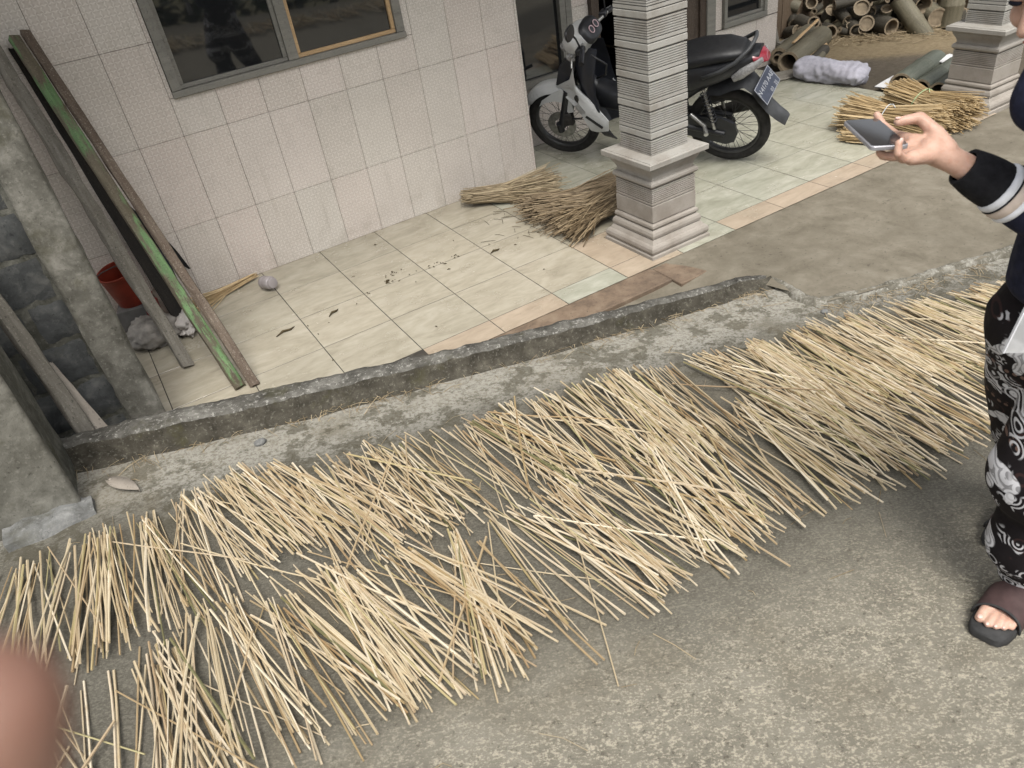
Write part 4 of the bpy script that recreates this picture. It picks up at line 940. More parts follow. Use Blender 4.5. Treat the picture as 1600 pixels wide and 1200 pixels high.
splat('paper_sheet', 'crumpled white sheet on top of the bamboo heap', (6.02, 0.42, 0.36), (6.36, 0.36, 0.34), 0.2, 0.02, 'white_paper', cat='sheet', seed=43, face=(-0.5, -0.5, 1))
# the heap: (position of the visible end, direction of the axis into the heap, length, radius, tint)
heap = [((6.00, 0.60, 0.20), (0.5, 0.55, -0.45), 0.22, 0.080, 'bamboo', 0.02, 'bowl-like pale bamboo cup near the top of the heap'),
        ((5.97, 0.50, 0.07), (0.55, 0.6, -0.2), 0.26, 0.074, 'bamboo_dark', 0.012, 'bamboo offcut with closed pale end in the middle of the heap'),
        ((6.08, 0.30, 0.02), (0.25, 0.85, 0.05), 0.30, 0.080, 'bamboo_dark', 0.10, 'dark bamboo offcut with pinkish ring end at the foot of the heap'),
        ((6.24, 0.38, 0.24), (0.06, -0.62, -0.62), 0.50, 0.088, 'bamboo', 0.2, 'long smooth bamboo offcut with a notch hole sliding down the heap'),
        ((6.38, 0.20, 0.17), (0.4, 0.8, 0.15), 0.40, 0.088, 'bamboo_dark', 0.2, 'dark hollow bamboo offcut right of the notched one'),
        ((6.42, 0.06, 0.06), (0.5, 0.75, 0.05), 0.34, 0.090, 'bamboo', 0.006, 'bamboo offcut with a broad closed round end low on the right'),
        ((6.15, 0.43, 0.17), (0.3, 0.3, -0.6), 0.2, 0.056, 'bamboo', 0.03, 'small upright bamboo cup between the bowl and the notched offcut'),
        ((5.60, 0.80, 0.02), (0.2, 0.3, -0.6), 0.12, 0.056, 'bamboo_dark', 0.02, 'small dark bamboo cup at the left foot of the heap'),
        ((5.70, 0.70, 0.03), (0.5, 0.6, -0.1), 0.3, 0.068, 'bamboo_dark', 0.15, 'rough dark bamboo ring left of the heap centre'),
        ((5.84, 0.80, 0.24), (0.62, -0.38, 0.06), 0.48, 0.050, 'bamboo_dark', 0.2, 'horizontal bamboo pole lying across the top of the heap'),
        ((6.56, 0.02, -0.04), (0.05, 0.05, 1.0), 0.34, 0.105, 'bamboo', 0.05, 'thick upright bamboo stump at the right end of the heap'),
        ((5.66, 0.88, 0.11), (0.5, 0.5, -0.2), 0.3, 0.062, 'bamboo_dark', 0.1, 'dark bamboo offcut by the shed planks'),
        ((5.90, 0.56, 0.00), (0.5, 0.7, 0.1), 0.3, 0.064, 'bamboo_dark', 0.15, 'dark bamboo offcut below the pale bowl'),
        ((6.30, 0.30, 0.05), (0.6, 0.6, 0.1), 0.3, 0.07, 'bamboo', 0.12, 'brown bamboo offcut under the notched one')]
for pos_, dr_, L_, r, mt, pl, lb in heap:
    p = Vector(pos_); d = Vector(dr_).normalized(); p.z = max(p.z, -0.05 + r * math.sqrt(max(0, 1 - d.z ** 2)))
    culm('bamboo_offcut', lb, p, p + d * L_, r, 0.016, mt, (0.55,) if L_ > 0.25 else (0.7,), group='bamboo offcuts in the heap', plug=pl, cut='bamboo_cut')
hr_ = random.Random(5); e1 = V(0.751, -0.661, 0); n1 = V(0.661, 0.751, 0); cnt = 0
for i in range(110):
    s = hr_.uniform(0.0, 1.62); back = hr_.uniform(0.02, 0.75); lim = 0.06 + 0.62 * back; z = -0.05 + hr_.uniform(0.05, max(0.06, lim))
    p = V(5.42, 0.86, 0) + e1 * s + n1 * (back + 0.08); p.z = z
    d = (n1 * hr_.uniform(0.1, 1) + e1 * hr_.uniform(-0.9, 0.9) + V(0, 0, hr_.uniform(-0.5, 0.3))).normalized()
    r = hr_.uniform(0.032, 0.072); L_ = hr_.uniform(0.10, 0.32); q = p + d * L_
    p.z = max(p.z, -0.04 + r); 
    culm('bamboo_offcut', 'dark weathered bamboo offcut lying deep in the jumbled heap', p, p + d * L_, r, hr_.uniform(0.01, 0.02), hr_.choice(('bamboo', 'bamboo_dark', 'bamboo_dark', 'bamboo_dark')), (0.5,), group='indistinct offcuts in the heap', plug=hr_.choice((0.01, 0.05, 0.15)), seg=12)
b = MB()
for i in range(420):
    s = hr_.uniform(-0.1, 1.9); p = V(5.42, 0.86, 0) + e1 * s + n1 * hr_.gauss(-0.03, 0.14); a = hr_.uniform(0, 6.28); l = hr_.uniform(0.01, 0.08)
    dd = V(math.cos(a), math.sin(a), hr_.uniform(-0.05, 0.25)) * l; c = V(p.x, p.y, -0.035 + hr_.uniform(0, 0.02))
    b.tube([c - dd, c + dd], hr_.uniform(0.001, 0.004), 4); b.tone += [hr_.uniform(0, 0.6)] * 8
o = b.build('bamboo_chips', 'bundle_dull', None, kind='stuff'); tag(o, 'chips and shavings strewn at the foot of the bamboo heap', 'chips')
# shed planks behind the heap
shed = thing('plank_shed', 'brown plank shed wall behind the bamboo heap', 'shed', (5.3, 1.25, -0.05))
x = 4.78; i = 0
while x < 9.4:
    w = random.uniform(0.13, 0.2); b = MB(); b.box((x, 1.22 + random.uniform(-0.006, 0.006), -0.05), (x + w - 0.006, 1.25, random.uniform(2.15, 2.25)), 0.003); at(b, 'plank', 'plank_wood', shed); x += w
for z in (0.35, 1.6): b = MB(); b.box((4.78, 1.2505, z), (9.4, 1.30, z + 0.08), 0.003); at(b, 'rail', 'plank_wood', shed)
b = MB(); b.box((4.95, 1.205, -0.05), (5.05, 1.2185, 2.2), 0.003); at(b, 'door_post', 'frame_brown', shed)
for i, (x, y, h, lb) in enumerate(((5.05, 0.98, 0.52, 'short dark stake leaning on the shed planks by the house corner'), (5.16, 1.0, 0.48, 'second short stake leaning on the shed planks'), (5.28, 0.98, 0.40, 'third and shortest stake leaning on the shed planks'))):
    board('stake', lb, (x, y, -0.04), (x + 0.05, 1.18, h), 0.05, 0.03, 'grey_wood' if i else 'frame_brown', (0, -1, 0.3), 'stake', seed=50 + i, nseg=6)
board('plank', 'old plank lying on the soil at the foot of the shed', (5.25, 0.92, -0.02), (6.0, 1.02, 0.0), 0.10, 0.03, 'grey_wood', (0, -0.3, 1), seed=60, nseg=8)
# ------------------------------------------------------------------ motorbike (local axes: x forward, y left, z up; origin at the rear tyre's contact)
MAT['tyre'] = simple('dusty black rubber', (0.022, 0.021, 0.02), 0.85, 0.3, 0.4, 25, bump=0.15)
MAT['bike_white'] = simple('white bike plastic', (0.46, 0.47, 0.47), 0.3, 0.5, 0.06, 12)
MAT['bike_black'] = simple('dusty black plastic', (0.012, 0.013, 0.016), 0.42, 0.5, 0.4, 18)
MAT['bike_navy'] = simple('black navy legshield plastic', (0.012, 0.014, 0.02), 0.35, 0.5, 0.3, 12)
MAT['bike_grey'] = simple('matt grey mudguard plastic', (0.035, 0.037, 0.04), 0.6, 0.4, 0.3, 18)
MAT['seat'] = simple('black vinyl seat', (0.008, 0.0085, 0.010), 0.5, 0.4, 0.3, 60, bump=0.1)
MAT['steel'] = simple('dull steel', (0.34, 0.34, 0.33), 0.38, 0.5, 0.3, 40, metal=0.9)
MAT['rim'] = simple('black painted rim', (0.03, 0.03, 0.03), 0.4, 0.5, 0.3, 30)
MAT['engine'] = simple('grimy engine metal', (0.035, 0.033, 0.03), 0.6, 0.5, 0.5, 30, metal=0.3)
MAT['tail_red'] = simple('red tail lens', (0.17, 0.012, 0.022), 0.15, 0.6, 0.2, 60)
MAT['lens'] = simple('clear lamp lens', (0.19, 0.19, 0.19), 0.12, 0.7, 0.35, 70)
MAT['plate'] = simple('blue black number plate', (0.03, 0.036, 0.055), 0.5, 0.4, 0.2, 40)
MAT['plate_text'] = simple('white plate lettering', (0.27, 0.28, 0.30), 0.6, 0.3, 0.1, 40)
MAT['gauge'] = simple('dial ring', (0.42, 0.30, 0.32), 0.4, 0.5, 0.1, 40)
bike = thing('motorbike', 'white-fronted black underbone motorbike parked behind the column', 'motorbike', (2.77664, -0.92597, 0.0))
_yaw, _lean = 2.09423, 0.31236
fw = V(math.cos(_yaw), math.sin(_yaw), 0); lf = V(-math.sin(_yaw), math.cos(_yaw), 0); up0 = V(0, 0, 1)
up = up0 * math.cos(_lean) + lf * math.sin(_lean); sd2 = lf * math.cos(_lean) - up0 * math.sin(_lean)
bm_ = Matrix((fw, sd2, up)).transposed().to_4x4(); bm_.translation = bike.location + V(0, 0, 0.006); bike.matrix_world = bm_
WR = 0.279
def wheel(name, c, tilt=0.0):
    root = MB(); root.torus((0, 0, 0), (0, 1, 0), 0.243, 0.036, 56, 12, 0.034); w = root.build(name, 'tyre', bike, True)
    w.location = c; w.rotation_euler = (0, 0, tilt)
    b = MB(); b.lathe([(0.216, -0.024), (0.205, -0.024), (0.199, -0.012), (0.199, 0.012), (0.205, 0.024), (0.216, 0.024)], (0, 0, 0), (0, 1, 0), 56); b.build('rim', 'rim', w, True)
    b = MB(); b.lathe([(0.001, -0.05), (0.035, -0.05), (0.035, -0.035), (0.026, -0.03), (0.026, 0.03), (0.035, 0.035), (0.035, 0.05), (0.001, 0.05)], (0, 0, 0), (0, 1, 0), 20); b.build('hub', 'engine', w, 40)
    b = MB()
    for i in range(36):
        a = 2 * math.pi * i / 36; s = 1 if i % 2 else -1; a2 = a + (0.55 if (i // 2) % 2 else -0.55)
        b.tube([(0.035 * math.cos(a2), s * 0.034, 0.035 * math.sin(a2)), (0.201 * math.cos(a), s * 0.004, 0.201 * math.sin(a))], 0.0018, 4)
    b.build('spokes', 'rim', w, None, kind='stuff'); return w
rw = wheel('rear_wheel', (0, 0, WR)); fwheel = wheel('front_wheel', (1.235, 0, WR), 0.08)
b = MB(); b.lathe([(0.055, 0.046), (0.11, 0.046), (0.11, 0.050), (0.055, 0.050)], (0, 0, 0), (0, 1, 0), 32); b.build('brake_disc', 'steel', fwheel, 40)
def part(name, mat, parent=None, smooth=45):
    def f(b): return b.build(name, mat, parent or bike, smooth)
    return f
# front mudguard: shell over the wheel
def arc_shell(c, r0, a0, a1, halfw, drop, thick=0.004, n=26, m_=11, flare=0.0):
    b = MB(); outer = []; 
    for lay in (0, 1):
        rows = []
        for i in range(n + 1):
            a = a0 + (a1 - a0) * i / n; e = min(1, 3.2 * min(i, n - i) / n + 0.35); row = []
            for k_ in range(m_):
                u = (k_ / (m_ - 1)) * 2 - 1; y = halfw * e * u * (1 - 0.12 * abs(u)); rr = r0 - drop * e * abs(u) ** 3 + flare * i / n - lay * thick
                row.append((c[0] + rr * math.cos(a), y, c[2] + rr * math.sin(a)))
            rows.append(row)
        outer.append(rows)
    b.rings(outer[0], False, False, closed=False); b.rings(outer[1], False, False, closed=False)
    return b
part('front_mudguard', 'bike_white', None, True)(arc_shell((1.235, 0, WR), 0.325, R(22), R(135), 0.078, 0.06, flare=0.02))
# mudguard side skirts and fork covers
for s in (1, -1):
    b = MB(); b.prism([(1.23, 0.56), (1.33, 0.50), (1.36, 0.455), (1.30, 0.485), (1.23, 0.50), (1.17, 0.49), (1.135, 0.40), (1.09, 0.415), (1.09, 0.53), (1.15, 0.60)], 'y', s * 0.072, s * 0.080); part('mudguard_skirt', 'bike_white')(b)
    b = MB(); b.tube([(1.215, s * 0.075, WR + 0.0), (1.20, s * 0.075, 0.33), (1.11, s * 0.07, 0.58)], [0.02, 0.026, 0.024], 10); b.tube([(1.235, s * 0.075, WR + 0.03), (1.235, s * 0.07, WR - 0.04)], 0.026, 10); part('fork_leg', 'bike_black')(b)
b = MB(); b.box((1.11, 0.055, 0.30), (1.19, 0.095, 0.40), 0.01); part('brake_caliper', 'engine')(b)
b = MB(); b.tube([(1.12, 0.08, 0.36), (1.04, 0.085, 0.36), (0.99, 0.09, 0.42), (0.97, 0.06, 0.60), (0.98, 0.03, 0.78)], 0.006, 6); part('brake_hose', 'bike_black')(b)
# steering column and front frame
b = MB(); b.tube([(1.10, 0, 0.60), (0.93, 0, 0.98)], [0.05, 0.035], 12); part('steering_column', 'bike_black')(b)
b = MB(); b.tube([(1.02, 0, 0.70), (0.86, 0, 0.50), (0.62, 0, 0.42), (0.40, 0, 0.45), (0.20, 0, 0.58), (-0.06, 0, 0.72)], [0.05, 0.06, 0.06, 0.06, 0.05, 0.04], 12); part('frame', 'bike_black')(b)
# legshield: dark inner apron plus white outer wings
for s in (1, -1):
    b = MB(); sec = []
    for t in range(15):
        q = t / 14; z = 0.90 - 0.66 * q; x = 0.90 - 0.05 * q + 0.05 * math.sin(math.pi * q); w = interp([(0, 0.07), (0.25, 0.15), (0.6, 0.185), (0.9, 0.165), (1, 0.13)], q)
        sec.append([(x + 0.11 * (1 - q * 0.5), s * 0.02, z + 0.02), (x + 0.09 * (1 - q * 0.5), s * w * 0.45, z + 0.01), (x + 0.02, s * w * 0.85, z), (x - 0.075, s * w, z - 0.01), (x - 0.085, s * (w - 0.008), z - 0.01), (x - 0.0, s * w * 0.78, z), (x + 0.06, s * w * 0.4, z), (x + 0.08, s * 0.02, z + 0.015)])
    b.rings(sec); part('inner_legshield', 'bike_navy', None, 60)(b)
    # white wing: from a pointed top sweeping down to the foot
    P_ = [(0.985, 0.800), (1.04, 0.70), (1.15, 0.63), (1.21, 0.60), (1.14, 0.555), (1.05, 0.50), (0.985, 0.44), (0.93, 0.33), (0.885, 0.318), (0.80, 0.33), (0.785, 0.41), (0.87, 0.545), (0.955, 0.635), (1.005, 0.68)]
    b = MB(); n = len(P_); cx = sum(p[0] for p in P_) / n; cz = sum(p[1] for p in P_) / n
    def yy(x, z): return s * (0.175 - 0.62 * max(0, x - 0.93) ** 1.2 - 0.10 * max(0, z - 0.6))
    rg = []
    for k_, off in ((1.0, -0.010), (1.0, 0.0), (0.9, 0.010), (0.62, 0.016), (0.25, 0.019)):
        rg.append([(cx + (x - cx) * k_, yy(x, z) + s * off, cz + (z - cz) * k_) for x, z in P_])
    b.rings(rg); wing = part('legshield_wing', 'bike_white', None, 40)(b)
    b = MB(); b.lathe([(0.001, 0.006), (0.016, 0.006), (0.018, 0.0), (0.024, 0.0), (0.026, 0.006), (0.028, 0.0)], (0.985, yy(0.985, 0.585) + s * 0.012, 0.585), (0.35, s, 0.1), 20); b.build('emblem_ring', 'engine', wing, 40)
    b = MB(); b.prism([(0.93, 0.47), (0.945, 0.455), (0.835, 0.36), (0.825, 0.375)], 'y', yy(0.9, 0.42) + s * 0.014, yy(0.9, 0.42) + s * 0.021); b.build('wing_slot', 'bike_black', wing)
b = MB(); b.prism([(1.19, 0.62), (1.13, 0.76), (1.02, 0.86), (0.98, 0.84), (1.02, 0.72), (1.08, 0.60)], 'y', -0.06, 0.06); part('front_cover', 'bike_navy')(b)
# headlamp cowl
HA = V(0.965, 0, 0.93); cw = []
def cowl_sec(t):
    # along the cowl from the lamp (t=0) back to the dials (t=1)
    c = V(1.055 - 0.185 * t, 0, 0.875 + 0.115 * t); a = V(0, interp([(0, 0.055), (0.2, 0.10), (0.6, 0.135), (1, 0.115)], t), 0)
    h = interp([(0, 0.045), (0.2, 0.075), (0.6, 0.095), (1, 0.06)], t); d = V(0.55, 0, 0.83) * h
    return (c, a, d, 2.6)
b = MB(); b.sloft([cowl_sec(i / 12) for i in range(13)], 28); cowl = part('headlamp_cowl', 'bike_white', None, 50)(b)
b = MB(); b.sloft([(V(1.045, 0.035, 0.905), V(0, 0.048, 0), V(0.02, 0, 0.030), 2.6), (V(1.062, 0.035, 0.898), V(0, 0.044, 0), V(0.02, 0, 0.027), 2.6), (V(1.07, 0.035, 0.895), V(0, 0.03, 0), V(0.01, 0, 0.016), 2.4)], 20); b.build('headlamp', 'lens', cowl, 50)
b = MB(); b.sloft([(V(1.045, -0.05, 0.905), V(0, 0.030, 0), V(0.02, 0, 0.030), 2.6), (V(1.066, -0.05, 0.898), V(0, 0.026, 0), V(0.02, 0, 0.025), 2.6)], 20); b.build('headlamp', 'lens', cowl, 50)
for s in (1, -1):
    b = MB(); b.sloft([(V(1.00, s * 0.105, 0.865), V(0.03, s * 0.01, 0), V(0, 0, 0.02), 2.4), (V(0.985, s * 0.125, 0.86), V(0.028, 0, 0), V(0, 0, 0.018), 2.4)], 14); b.build('indicator', 'lens', cowl, 50)
b = MB(); b.sloft([(V(0.872, 0, 0.99), V(0, 0.108, 0), V(0.045, 0, 0.062), 3.0), (V(0.852, 0, 1.003), V(0, 0.098, 0), V(0.042, 0, 0.056), 3.0), (V(0.842, 0, 1.008), V(0, 0.085, 0), V(0.036, 0, 0.048), 3.0)], 28); dash = part('dashboard', 'bike_black', None, 50)(b)
for y_, r_ in ((0.032, 0.026), (-0.036, 0.026)):
    b = MB(); b.lathe([(r_, 0.0), (r_, 0.005), (r_ - 0.005, 0.005), (r_ - 0.006, 0.001)], (0.840, y_, 1.012), (-0.82, 0, 0.57), 24); b.build('dial_ring', 'gauge', dash, 40)
    b = MB(); b.lathe([(0.0005, 0.002), (r_ - 0.006, 0.002)], (0.840, y_, 1.012), (-0.82, 0, 0.57), 20); b.build('dial', 'bike_black', dash)
b = MB(); b.tube([(0.80, 0.34, 0.965), (0.83, 0.24, 0.98), (0.88, 0.13, 0.96), (0.90, 0, 0.94), (0.88, -0.13, 0.96), (0.83, -0.24, 0.98), (0.80, -0.34, 0.965)], 0.012, 10); part('handlebar', 'steel', None, True)(b)
for s in (1, -1):
    b = MB(); b.tube([(0.835, s * 0.23, 0.98), (0.80, s * 0.345, 0.963)], [0.018, 0.017], 12); part('grip', 'bike_black')(b)
    b = MB(); b.tube([(0.87, s * 0.20, 0.965), (0.90, s * 0.27, 0.955), (0.865, s * 0.36, 0.945)], [0.009, 0.007, 0.006], 8); part('lever', 'steel', None, True)(b)
    b = MB(); b.box((0.83, s * 0.215 - 0.03, 0.955), (0.88, s * 0.215 + 0.03, 1.0), 0.01); part('switch_box', 'bike_black')(b)
    b = MB(); b.tube([(0.845, s * 0.22, 0.99), (0.85, s * 0.25, 1.08), (0.845, s * 0.30, 1.14)], 0.006, 8); mr = part('mirror', 'bike_black', None, True)(b)
    b = MB(); b.sloft([(V(0.855, s * 0.33, 1.165), V(0, 0.045, 0), V(0, 0, 0.03), 2.8), (V(0.84, s * 0.33, 1.165), V(0, 0.06, 0), V(0, 0, 0.042), 2.8), (V(0.832, s * 0.33, 1.165), V(0, 0.058, 0), V(0, 0, 0.04), 2.8)], 22); b.build('mirror_glass_housing', 'bike_black', mr, 50)
b = MB(); b.tube([(0.80, 0.19, 0.93), (0.72, 0.16, 0.84), (0.76, 0.12, 0.74), (0.84, 0.10, 0.70)], 0.007, 8); part('cable', 'bike_black', None, True)(b)
# centre body, seat, tail
b = MB(); b.sloft([(V(0.88, 0, 0.52), V(0, 0.075, 0), V(0, 0, 0.10), 2.6), (V(0.66, 0, 0.47), V(0, 0.09, 0), V(0, 0, 0.085), 2.6), (V(0.50, 0, 0.53), V(0, 0.11, 0), V(0, 0, 0.12), 2.8), (V(0.36, 0, 0.63), V(0, 0.125, 0), V(0, 0, 0.15), 2.8), (V(0.20, 0, 0.69), V(0, 0.135, 0), V(0, 0, 0.115), 2.8), (V(0.02, 0, 0.73), V(0, 0.135, 0), V(0, 0, 0.085), 2.8), (V(-0.14, 0, 0.775), V(0, 0.105, 0), V(0, 0, 0.06), 2.6), (V(-0.235, 0, 0.815), V(0, 0.06, 0), V(0, 0, 0.035), 2.4)], 26); part('body', 'bike_black', None, 60)(b)
b = MB(); b.sloft([(V(0.50, 0, 0.70), V(0, 0.05, 0), V(0, 0, 0.02), 2.4), (V(0.42, 0, 0.745), V(0, 0.10, 0), V(0, 0, 0.045), 2.6), (V(0.28, 0, 0.785), V(0, 0.135, 0), V(0, 0, 0.052), 2.8), (V(0.14, 0, 0.82), V(0, 0.14, 0), V(0, 0, 0.050), 2.8), (V(-0.02, 0, 0.838), V(0, 0.125, 0), V(0, 0, 0.044), 2.8), (V(-0.12, 0, 0.835), V(0, 0.095, 0), V(0, 0, 0.036), 2.6), (V(-0.165, 0, 0.83), V(0, 0.06, 0), V(0, 0, 0.02), 2.4)], 26); part('seat', 'seat', None, 70)(b)
b = MB(); b.tube([(0.10, 0.142, 0.725), (-0.02, 0.148, 0.775), (-0.11, 0.135, 0.825), (-0.185, 0.09, 0.885), (-0.20, 0.03, 0.90), (-0.20, -0.03, 0.90), (-0.185, -0.09, 0.885), (-0.11, -0.135, 0.825), (-0.02, -0.148, 0.775), (0.10, -0.142, 0.725)], 0.0125, 10); part('grab_rail', 'bike_grey', None, True)(b)
b = MB(); b.sloft([(V(-0.205, 0, 0.805), V(0, 0.085, 0), V(0.01, 0, 0.030), 2.6), (V(-0.245, 0, 0.795), V(0, 0.070, 0), V(0.012, 0, 0.030), 2.6), (V(-0.27, 0, 0.785), V(0, 0.045, 0), V(0.01, 0, 0.02), 2.4)], 22); part('tail_light', 'tail_red', None, 50)(b)
for s in (1, -1):
    b = MB(); b.sloft([(V(-0.085, s * 0.112, 0.700), V(0, 0.012, 0), V(0.01, 0, 0.02), 2.4), (V(-0.14, s * 0.105, 0.735), V(0.004, 0.026, 0), V(0.012, 0, 0.032), 2.4), (V(-0.20, s * 0.085, 0.765), V(0.004, 0.022, 0), V(0.012, 0, 0.026), 2.4), (V(-0.255, s * 0.06, 0.80), V(0, 0.010, 0), V(0.006, 0, 0.014), 2.4)], 16); part('indicator', 'lens', None, 50)(b)
# rear mudguard and plate
b = MB()
rows = []
for lay in (0, 1):
    rows = []
    for x, z, w in ((0.10, 0.60, 0.06), (0.0, 0.615, 0.085), (-0.08, 0.66, 0.10), (-0.16, 0.68, 0.095), (-0.205, 0.63, 0.085), (-0.245, 0.55, 0.075), (-0.29, 0.48, 0.066), (-0.34, 0.425, 0.060), (-0.385, 0.385, 0.052), (-0.395, 0.37, 0.04)):
        rows.append([(x + 0.02 * abs(u) ** 2 - lay * 0.004, w * u, z - 0.05 * abs(u) ** 2.2 - lay * 0.005) for u in [k_ / 5 - 1 for k_ in range(11)]])
    b.rings(rows, False, False, closed=False)
part('rear_mudguard', 'bike_grey', None, True)(b)
pm = bpy.data.objects.new('number_plate', None)
b = MB(); b.box((-0.125, -0.0025, -0.0675), (0.125, 0.0025, 0.0675), 0.002); pl = b.build('number_plate', 'plate', bike)
pn = V(-0.80, 0.10, 0.60).normalized(); px_ = V(0, -1, 0); px_ = (px_ - pn * px_.dot(pn)).normalized(); pz_ = px_.cross(-pn).normalized()
if pz_.z < 0: pz_ = -pz_
px_ = pz_.cross(pn).normalized() * 1.0
pmx = Matrix((px_, -pn, pz_)).transposed()
if pmx.determinant() < 0: px_ = -px_; pmx = Matrix((px_, -pn, pz_)).transposed()
pl.rotation_mode = 'QUATERNION'; pl.rotation_quaternion = pmx.to_quaternion(); pl.location = V(-0.252, 0.0, 0.575) + pn * 0.012
for txt, sz, x_, z_ in (('N', 0.046, -0.101, 0.014), ('4170', 0.046, -0.030, 0.014), ('AAE', 0.046, 0.073, 0.014), ('03', 0.034, 0.01, -0.045), ('25', 0.034, 0.075, -0.045)):
    me = text_mesh(txt, sz); o = link('lettering', me, 'plate_text', pl); o.rotation_euler = (R(90), 0, 0); o.location = (x_, -0.0033, z_)
for lo, hi in (((-0.122, -0.0032, 0.061), (0.122, -0.0026, 0.0645)), ((-0.122, -0.0032, -0.0645), (0.122, -0.0026, -0.061)), ((-0.122, -0.0032, -0.0608), (-0.1185, -0.0026, 0.0608)), ((0.1185, -0.0032, -0.0608), (0.122, -0.0026, 0.0608))):
    b = MB(); b.box(lo, hi); b.build('plate_border', 'plate_text', pl)
# running gear
for s in (1, -1):
    b = MB(); b.tube([(0.42, s * 0.085, 0.36), (0.0, s * 0.10, WR)], [0.024, 0.02], 10); part('swing_arm', 'bike_black')(b)
    sp = [(0.06 + 0.05 * t_, s * 0.115, WR + 0.05 + 0.30 * t_) for t_ in (0, 1)]
    b = MB(); b.tube(sp, 0.012, 8); sh = part('shock_absorber', 'steel')(b)
    hel = [(sp[0][0] + 0.05 * q / 72 + 0.024 * math.cos(q * 0.75), s * 0.115 + 0.024 * math.sin(q * 0.75), sp[0][2] + 0.06 + 0.22 * q / 72) for q in range(73)]
    b = MB(); b.tube(hel, 0.0045, 5); b.build('spring', 'bike_black', sh, True)
b = MB(); b.prism([(0.42, 0.42), (0.10, 0.405), (0.02, 0.40), (-0.07, 0.355), (-0.085, 0.28), (-0.06, 0.215), (0.0, 0.195), (0.08, 0.215), (0.42, 0.30)], 'y', 0.075, 0.098); part('chain_case', 'bike_black')(b)
b = MB(); b.lathe([(0.001, 0.052), (0.05, 0.052), (0.062, 0.045), (0.062, 0.036)], (0, 0, WR), (0, 1, 0), 24); part('drum_cover', 'engine', None, 40)(b)
b = MB(); b.sloft([(V(0.72, 0, 0.38), V(0, 0.06, 0), V(0, 0, 0.06), 2.6), (V(0.62, 0, 0.36), V(0, 0.075, 0), V(0, 0, 0.075), 2.8), (V(0.52, 0, 0.33), V(0, 0.13, 0), V(0, 0, 0.115), 3), (V(0.38, 0, 0.33), V(0, 0.14, 0), V(0, 0, 0.115), 3), (V(0.30, 0, 0.35), V(0, 0.11, 0), V(0, 0, 0.09), 2.8)], 22); part('engine', 'engine', None, 50)(b)
for i in range(5):
    b = MB(); b.box((0.635 + 0.022 * i, -0.078, 0.30), (0.643 + 0.022 * i, 0.078, 0.44), 0.002); part('cooling_fin', 'engine')(b)
for s in (1, -1):
    b = MB(); b.tube([(0.40, s * 0.12, 0.27), (0.40, s * 0.25, 0.27)], 0.016, 10); part('foot_peg', 'bike_black')(b)
    b = MB(); b.tube([(0.22, s * 0.09, 0.42), (0.12, s * 0.13, 0.36), (0.09, s * 0.20, 0.345)], [0.014, 0.014, 0.016], 10); part('pillion_peg', 'steel')(b)
b = MB(); b.tube([(0.44, 0.13, 0.30), (0.55, 0.17, 0.28), (0.62, 0.19, 0.30)], 0.008, 8); part('gear_lever', 'steel', None, True)(b)
b = MB(); b.tube([(0.68, -0.06, 0.30), (0.60, -0.11, 0.20), (0.35, -0.14, 0.20), (0.20, -0.15, 0.25)], 0.02, 10); b.tube([(0.20, -0.15, 0.25), (-0.05, -0.16, 0.32), (-0.22, -0.165, 0.37)], [0.03, 0.045, 0.04], 14); part('exhaust', 'engine', None, True)(b)
b = MB(); b.tube([(0.44, 0.09, 0.27), (0.40, 0.20, 0.13), (0.395, 0.262, 0.095)], 0.010, 8); b.box((0.37, 0.245, 0.083), (0.42, 0.285, 0.092), 0.002); part('side_stand', 'steel', None, 40)(b)
bpy.data.objects.remove(pm)

# ------------------------------------------------------------------ things behind the leaning boards
MAT['red_plastic'] = simple('dull red plastic', (0.20, 0.028, 0.014), 0.5, 0.4, 0.25, 14)
MAT['navy_cloth'] = simple('navy cloth', (0.018, 0.022, 0.036), 0.9, 0.15, 0.3, 30)
MAT['black_cloth'] = simple('black umbrella cloth', (0.010, 0.010, 0.011), 0.8, 0.2, 0.3, 30)
MAT['grey_bag'] = simple('dirty grey plastic sacking', (0.21, 0.195, 0.175), 0.75, 0.3, 0.4, 18)
MAT['white_cloth'] = simple('off-white rag', (0.48, 0.45, 0.42), 0.9, 0.2, 0.15, 18)
MAT['box_grey'] = simple('grey printed carton', (0.11, 0.105, 0.10), 0.7, 0.3, 0.2, 18)
MAT['box_red'] = simple('red printed carton', (0.22, 0.035, 0.035), 0.6, 0.3, 0.2, 18)
MAT['wire'] = simple('dark wire', (0.03, 0.03, 0.03), 0.5)
b = MB(); b.lathe([(0.001, 0.0), (0.078, 0.0), (0.085, 0.012), (0.100, 0.20), (0.105, 0.205), (0.105, 0.215), (0.098, 0.215), (0.096, 0.20), (0.081, 0.016), (0.001, 0.014)], (0, 0, 0), (0, 0, 1), 32)
bucket = b.build('bucket', 'red_plastic', None, 50); bucket.location = (-1.155, -0.20, 0.195); bucket.rotation_euler = (R(8), R(-6), 0); tag(bucket, 'dull red plastic bucket on a carton behind the leaning timber pole', 'bucket')
b = MB(); b.tube([(-0.103, 0.0, 0.205), (-0.12, -0.03, 0.235), (-0.06, -0.05, 0.262), (0.0, -0.055, 0.268), (0.08, -0.04, 0.25), (0.103, 0.0, 0.205)], 0.003, 6); b.build('handle', 'wire', bucket, True)
bx = thing('carton', 'grey and red printed carton under the red bucket', 'box', (-1.15, -0.22, 0.0), R(-12))
b = MB(); b.box((-0.105, -0.09, 0.0), (0.045, 0.10, 0.19), 0.003); b.build('grey_side', 'box_grey', bx)
b = MB(); b.box((0.0455, -0.0895, 0.0), (0.115, 0.0995, 0.189), 0.003); rb = b.build('red_side', 'box_red', bx)
